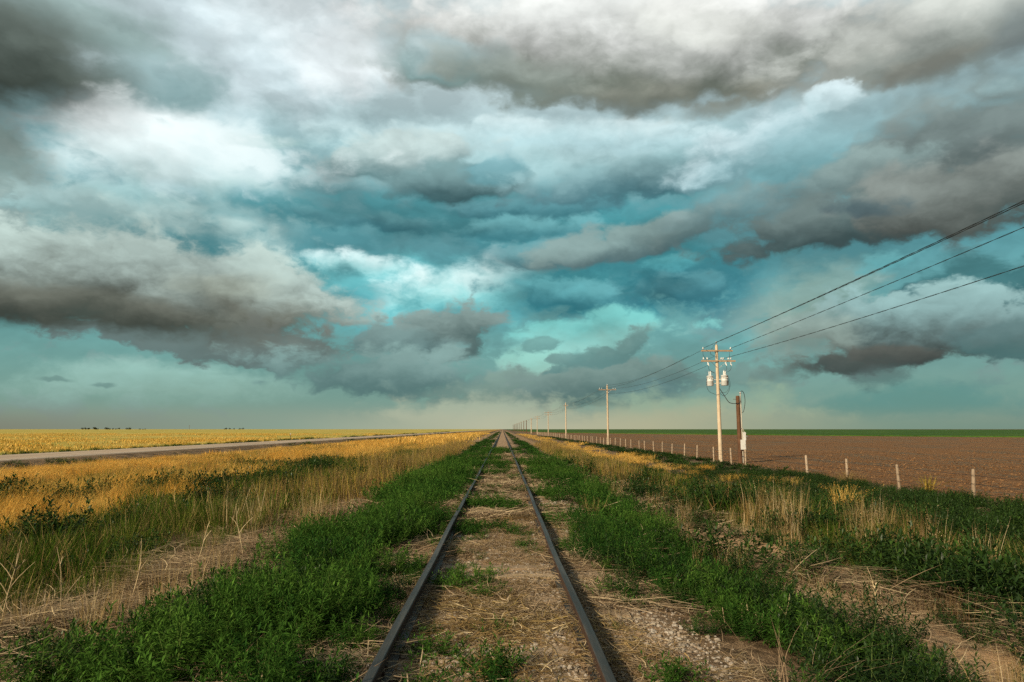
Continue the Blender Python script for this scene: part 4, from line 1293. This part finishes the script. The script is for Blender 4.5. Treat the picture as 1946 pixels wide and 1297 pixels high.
plant('mixed_grass', bands(4, clear(p_mixgrass), -14, 14, [(3, 15, 11, GR_N), (15, 60, 2.4, GR_M)]),
      'green grass mixed with dry stems on both banks')
def p_scrap(x, y):
    return (between(x, 2.9, 5.6, .3) + between(x, -5.0, -3.2, .3) * .6) * sm(n_b(x * 1.3 + 41, y * 1.0 + 3), .52, .62) * (1 - sand_spot(x, y))
plant('dry_grass', scaled(bands(15, p_scrap, -5.5, 6, [(3, 26, 11, DRY_N)]), .6) + bands(5, clear(p_drytall), -12, 12, [(3, 16, 9, DRY_N), (16, 90, 1.8, DRY_M)]),
      'tall dry tan grass standing on both banks')
plant('green_sweeps', scaled(bands(19, p_sweep, -27, -8, [(10, 34, 2.2, GR_M), (34, 110, .9, GR_M)]), .95) + scaled(bands(29, p_sweep, -27, -8, [(10, 110, .5, DRY_M)]), .9),
      'olive green grass running in streaks through the golden verge')
plant('golden_grass', bands(6, p_gold, -34, 15, [(8, 24, 7.0, GO_N), (24, 60, 2.3, GO_M), (60, 130, .55, GO_M), (60, 330, .10, GO_F)]),
      'dense golden orange grass filling the verge between the track and the road')
def p_darkmix(x, y):
    return between(x, 5.5, 8.2, .3) * between(y, 5.8, 9.8, .5) + between(x, 3.2, 5.6, .3) * sm(n_b(x * 1.0 + 31, y * .8 + 7), .47, .57) * .8 * (1 - sand_spot(x, y)) + between(x, np.interp(y, [4, 9, 14], [4.7, 5.2, 5.4]), 9.5, .4) * sm(n_b(x * .8 + 2, y * .5 + 3) + .14 * sm(y, 10, 6.5), .48, .60) + between(x, -9.5, -5.2, .4) * sm(n_b(x * .7 + 12, y * .45 + 3), .54, .66) * .8
plant('dark_weeds', bands(38, p_darkmix, -10, 10, [(4, 40, 7.5, DARK_N)]) + bands(7, p_darkweed, 6, 17.5, [(6, 40, 7.5, DARK_N), (40, 240, .9, DARK_F)]) + bands(8, p_patch, -24, -6, [(12, 60, 6.0, DARK_N)]),
      'dark green low weeds along the fence and in patches among the golden grass')
def p_roadside(x, y):
    e1 = between(x, -29.5, -27.2 + 1.6 * (fnoise(x * .2, y * .06, 41) - .4), .2) * sm(fnoise(x * .3, y * .09, 42), .44, .58)
    e2 = between(x, -39.8, -38.0, .25) * sm(fnoise(x * .3, y * .05, 43), .25, .4)
    return np.maximum(e1, e2)
plant('verge_weeds', scaled(bands(9, p_roadside, -41, -26, [(30, 110, 3.0, DARK_N + WEED_M)]), .62) + scaled(bands(10, p_roadside, -41, -26, [(110, 500, .35, DARK_F + WEED_F)]), .7),
      'dark green strips of weeds along both edges of the road')
p_meadow = lambda x, y: between(x, -400, -40, 1.0) * sm(fnoise(x * .03, y * .02, 44), .25, .45)
plant('meadow_grass', scaled(bands(11, p_meadow, -260, -40, [(44, 130, .16, ME_F), (130, 330, .035, ME_F)]), 1.0),
      'pale yellow meadow grass beyond the road')
plant('straw_litter', bands(12, lambda x, y: p_litter(x, y) * (np.abs(x) > .9), -5.6, 6.2, [(2.6, 13, 22, LIT_N)]) + bands(13, p_litter, -2, 2.2, [(2.6, 14, 52, LIT_S), (2.6, 14, 30, PALE_S), (14, 40, 14, PALE_S)]) + bands(16, p_tangle, -5.6, 6.4, [(3, 16, 6, TANGLE)]) + bands(14, p_litter, -5.6, 6.2, [(13, 45, 5, LIT_M)]),
      'fallen brown straw lying matted on the ground beside and between the rails')

# --- gravel and clods
def stone_src(name, seed, mat, flat=.65):
    rng = random.Random(seed)
    bm = bmesh.new(); bmesh.ops.create_icosphere(bm, subdivisions=2, radius=1.0)
    k = [Vector((rng.gauss(0, 1), rng.gauss(0, 1), rng.gauss(0, 1))).normalized() for _ in range(9)]
    for v in bm.verts:
        d = 1.0
        for q in k:                      # broken faces
            t = v.co.dot(q)
            if t > .62:
                v.co -= q * (t - .62)
        v.co.z *= flat; v.co.x *= 1.2
    me = bpy.data.meshes.new(name); bm.to_mesh(me); bm.free()
    me.materials.append(mat)
    return bpy.data.objects.new(name, me)
def stone_material(name, cols):
    m, T = material(name)
    rnd = T.n('ShaderNodeObjectInfo').outputs['Random']
    tc = T.n('ShaderNodeTexCoord').outputs['Object']
    c = T.ramp(rnd, [(i / (len(cols) - 1), C4(*k)) for i, k in enumerate(cols)])
    c = T.v('SCALE', c, T.lerp(T.noise(tc, 2.5, 5.0, .7), .3, .7, .7, 1.25))
    finish_mat(T, principled(T, c, .9, .2))
    return m
M_STONE = stone_material('ballast_stone', [(.16,.13,.10), (.25,.20,.15), (.32,.27,.215), (.37,.33,.285), (.28,.21,.145)])
STONES = [stone_src('ballast_stone', 400 + i, M_STONE) for i in range(6)]
M_CLOD = stone_material('soil_clod', [(.085,.042,.017), (.15,.074,.031), (.24,.135,.062)])
CLODS = [stone_src('soil_clod', 420 + i, M_CLOD, .7) for i in range(5)]
def p_stone(x, y):
    return np.clip(between(np.abs(x), -.1, 1.75, .25), 0, 1) * (.25 + .75 * sm(n_b(x * 1.3, y * 1.1 + 9), .36, .56)) * (np.abs(np.abs(x) - .752) > .085)
def stones(seed, x0, x1, y0, y1, d, size, f):
    p, s = spread(seed, x0, x1, y0, y1, d, f)
    r = np.random.RandomState(seed + 5)
    s = size * np.exp(np.clip(r.normal(0, .38, len(p)), -.9, .75)) 
    p[:, 2] += s * .25
    return p, s
plant('ballast_gravel', [(*stones(20, -2, 2.1, 2.6, 9, 820, .0125, p_stone), STONES), (*stones(21, -2, 2.1, 9, 24, 170, .017, p_stone), STONES)],
      'loose grey and tan ballast stones between and beside the rails')
pc = lambda x, y: sm(x, 17.6, 18.2) * (.35 + .65 * sm(fnoise(x * .5, y * 1.6, 51), .4, .6))
cl = [stones(22, 17, 48, 22, 48, 16, .030, pc), stones(23, 17, 70, 44, 80, 4.0, .038, pc)]
for p, s in cl:
    p[:, 2] = -.985 + s * .2
plant('soil_clods', [(p, s, CLODS) for p, s in cl], 'brown clods of earth scattered over the ploughed field')
# ------------------------------------------------------------------ plants that stand out one by one
def split_parts(B, names, mats, parent):
    v = B.v
    for mi, (nm, mt) in enumerate(zip(names, mats)):
        fs = [f for f, m in zip(B.f, B.m) if m == mi]
        if not fs:
            continue
        used = sorted({i for f in fs for i in f}); mp_ = {u: k for k, u in enumerate(used)}
        mesh_obj(nm, [v[u] for u in used], [[mp_[i] for i in f] for f in fs], mt, parent)

def weed_bulk(seed, stems, h, rad, leaves, L, w, spread=.45):
    tmp = weed('tmp', seed, stems, h, rad, leaves, L, w, [M_WEED, M_STEM], spread)
    me = tmp.data
    B = Bulk()
    B.v = [np.array(q.co) for q in me.vertices]; B.f = [tuple(p.vertices) for p in me.polygons]; B.m = [p.material_index for p in me.polygons]
    bpy.data.objects.remove(tmp); bpy.data.meshes.remove(me)
    return B

BUSHES = [
 # x, y, height, radius, stems, leaves, leaf, label, dark
 (2.95, 5.9, .72, .42, 64, 46, .07, 'largest dark green bush on the right bank, rounded, beside the sandy strip', True),
 (2.75, 7.0, .62, .36, 50, 42, .07, 'dark rounded bush just behind and left of the largest bush on the right', True),
 (3.15, 8.9, .52, .32, 40, 38, .07, 'small bushy weed at the near edge of the bare sand patch', True),
 (2.65, 4.8, .58, .40, 56, 42, .075, 'dark leafy bush cut by the bottom picture edge on the right', True),
 (1.22, 4.75, .27, .17, 18, 26, .06, 'bright green weed alone in the gravel right of the right rail', False),
 (-.05, 8.3, .17, .17, 14, 18, .06, 'lone green tuft in the middle of the track between the rails', False),
 (-.42, 5.55, .20, .22, 18, 22, .055, 'low green weed against the left rail, nearest the camera', False),
 (-3.0, 5.3, .5, .34, 46, 42, .075, 'dark leafy bush left of the small bare sand spot at the lower left', True),
 (-3.8, 6.1, .34, .3, 34, 32, .07, 'low dark weed among the fallen straw on the left', True),
 (-2.15, 5.0, .62, .34, 46, 44, .08, 'tall fresh green bush in front on the left bank, with light leaf tips', False),
 (-1.75, 7.2, .55, .30, 32, 42, .08, 'full green bush halfway along the left bank beside a straw gap', False),
 (-2.7, 11.2, .62, .36, 34, 38, .09, 'tallest green mound on the left bank, beyond the matted straw', False),
]
for k, (x, y, h, r, st, lv, L, lab, dark) in enumerate(BUSHES):
    o = empty('weed_bush', (x, y, float(gz(x, y))), k * 1.3)
    tag(o, lab, 'bush', 'bushy weeds beside the rails')
    B = weed_bulk(700 + k, int(st * 1.5), h, r, lv, L * 1.15, L * .21, .62)
    split_parts(B, ('foliage', 'stems'), (M_WDARK if dark else M_WFRESH, M_STEM), o)

def tuft_thing(name, lab, cat, x, y, z, seed, n, rad, h, w, lean, droop, mat, head=0.0, group=None, sink=0.0):
    t = tuft(name, seed, n, rad, h, w, lean, droop, [mat], 4, None, head)
    COL.objects.link(t)
    t.location = (x, y, (float(gz(x, y)) if z is None else z) - sink)
    tag(t, lab, cat, group)
    return t
tuft_thing('tumbleweed', 'round tan tumbleweed caught against a fence post', 'tumbleweed', 16.35, 32.6, None, 801, 240, .28, (.35, .75), .012, .45, .6, M_DRY, .05)
tuft_thing('dry_bunchgrass', 'low tan grass clump right of the tumbleweed at the fence', 'grass clump', 17.35, 33.2, None, 802, 120, .25, (.2, .45), .012, .4, .4, M_DRY, .04)
tuft_thing('yellow_bush', 'bright yellow feathery plant standing above the tan grass on the right bank', 'wild plant', 9.6, 19.3, None, 803, 150, .26, (.5, 1.05), .010, .28, .25, M_GOLD, .07)
tuft_thing('spiky_plant', 'pale yellow green spiky plant beside a fence post near the right edge', 'wild plant', 17.0, 27.4, None, 804, 60, .14, (.5, .85), .03, .40, .15, M_OLIVE)
tuft_thing('straw_clump', 'pale arching clump of dead straw at the bottom right of the track', 'straw clump', 1.98, 4.75, None, 805, 60, .22, (.2, .5), .0055, .9, 1.0, M_LITTER)
tuft_thing('dry_bunchgrass', 'small tan tuft on the right shoulder beyond the first gap', 'grass clump', 1.9, 13.6, None, 806, 70, .16, (.3, .55), .009, .3, .2, M_DRY, .03)

def stalk(seed, h, branches, lean=.15):
    rng = np.random.RandomState(seed); mb = MB()
    az = rng.uniform(0, 6.28)
    main = [np.array((lean * h * t * math.cos(az) + .02 * math.sin(5 * t + seed), lean * h * t * math.sin(az), h * t - .03)) for t in np.linspace(0, 1, 7)]
    mb.tube(main, [.0065, .006, .0055, .005, .004, .003, .002], 6)
    for b in range(branches):
        t = rng.uniform(.25, .9); i = int(t * 6); p = main[i] + (main[min(i+1, 6)] - main[i]) * (t * 6 - i)
        a = rng.uniform(0, 6.28); l = h * rng.uniform(.18, .38) * (1.2 - t)
        pts = [p + np.array((math.cos(a) * l * q * .8, math.sin(a) * l * q * .8, l * (q ** .8))) for q in (0, .35, .7, 1.0)]
        mb.tube(pts, [.0045, .004, .003, .002], 5)
        if rng.rand() < .6:
            a2 = a + rng.uniform(-1, 1); q = pts[2]
            mb.tube([q, q + np.array((math.cos(a2) * l * .3, math.sin(a2) * l * .3, l * .28))], [.003, .0015], 5)
    return mb
STALKS = [
 (-4.75, 6.95, .95, 7, .10, 'tallest bleached branching dead stalk at the far left, above the fallen straw'),
 (-4.35, 7.3, .80, 4, .18, 'bleached dead stalk just right of the tallest one on the left'),
 (-4.25, 8.4, .70, 5, .12, 'thin dead stalk with a forked top at the edge of the left grass'),
 (-4.0, 9.3, .75, 3, .30, 'leaning dead stalk where the left straw meets the green grass'),
 (-3.8, 10.6, .85, 4, .2, 'pale dead stalk standing behind the matted straw on the left'),
 (-1.15, 5.05, .30, 4, .9, 'crooked dead twig lying in the weeds left of the left rail'),
 (2.62, 6.35, .42, 2, .08, 'short bleached stem in front of the dark rounded bush on the right'),
 (4.55, 8.3, .50, 4, .35, 'dead twig leaning over the straw beyond the dark bushes on the right'),
]
for k, (x, y, h, b, ln, lab) in enumerate(STALKS):
    o = stalk(820 + k, h, b, ln).build('dead_stalk', M_STICK)
    o.location = (x, y, float(gz(x, y)))
    tag(o, lab, 'dead stalk', 'dead weed stalks')
st = MB(); q = random.Random(5)
for k in range(9):
    bx, by = q.uniform(-.20, .20), q.uniform(-.12, .12)
    h = q.uniform(.10, .24)
    st.tube([(bx, by, -.03), (bx + q.uniform(-.05, .02), by + q.uniform(-.03, .03), h)], [.0042, .003], 6)
o = st.build('stubble_clump', M_STICK); o.location = (2.25, 6.5, float(gz(2.25, 6.5)))
tag(o, 'row of short upright bleached stubs among the weeds right of the track', 'stubble')

# ------------------------------------------------------------------ trees far out on the left horizon
M_TCROWN = leaf_material('distant_tree_leaf', [(.020,.030,.012), (.035,.045,.018), (.05,.06,.022)], .2)
M_BARK = flat_material('tree_bark', (.06, .045, .032), .9, .1)
def tree_source(seed, h):
    rng = np.random.RandomState(seed)
    root = empty('tree')
    mb = MB()
    mb.tube([(0, 0, -.3), (.1, 0, h * .25), (.25, .1, h * .55)], [.32, .24, .12], 7)
    for k in range(4):
        a = rng.uniform(0, 6.28)
        mb.tube([(.12, .03, h * (.25 + .07 * k)), (math.cos(a) * h * .2, math.sin(a) * h * .2, h * (.45 + .08 * k))], [.12, .05], 6)
    mb.build('trunk', M_BARK, root)
    B = Bulk()
    for c in range(22):
        a, r = rng.uniform(0, 6.28), h * .42 * math.sqrt(rng.rand())
        c0 = np.array((r * math.cos(a), r * math.sin(a), h * (.25 + .62 * rng.rand() * (1 - .5 * (r / (h * .42)) ** 2))))
        for l in range(26):
            u = rng.normal(0, 1, 3); u /= np.linalg.norm(u)
            s_ = np.cross(u, rng.normal(0, 1, 3)); s_ /= np.linalg.norm(s_)
            B.leaf(c0 + rng.normal(0, h * .07, 3), u, s_, h * .09, h * .05)
    split_parts(B, ('crown',), (M_TCROWN,), root)
    return root
def copy_tree(o):
    c = o.copy(); COL.objects.link(c)
    for ch in o.children:
        d = ch.copy(); COL.objects.link(d); d.parent = c
    return c
srcs = [tree_source(900 + k, (8.5, 9.5, 7.5)[k]) for k in range(3)]
spots = []
tr = random.Random(3)
for a, b, n, dist, lab in ((168, 204, 9, 2400, 'small dark tree in the left clump on the left horizon'), (214, 249, 8, 2450, 'small dark tree in the second clump on the left horizon'),
                           (262, 298, 3, 2500, 'tiny lone tree right of the two dark clumps on the left horizon'), (430, 462, 6, 3000, 'tiny hazy tree in the faint clump farther right on the horizon')):
    for k in range(n):
        px = a + (b - a) * (k + tr.uniform(.2, .8)) / n
        spots.append(((px - 955) / 1297 * dist, dist + tr.uniform(-30, 60), lab))
for k, (x, y, lab) in enumerate(spots):
    o = srcs[k] if k < 3 else copy_tree(srcs[k % 3])
    o.location = (x, y, -.6); o.rotation_euler = (0, 0, tr.uniform(0, 6.28))
    s_ = tr.uniform(.75, 1.15) * (.7 if 'lone' in lab else 1.0); o.scale = (s_ * 1.25, s_ * 1.25, s_)
    tag(o, lab, 'tree', lab.split(' in the ')[-1].split(' right of ')[0].replace('tiny lone tree', 'lone trees on the left horizon'))
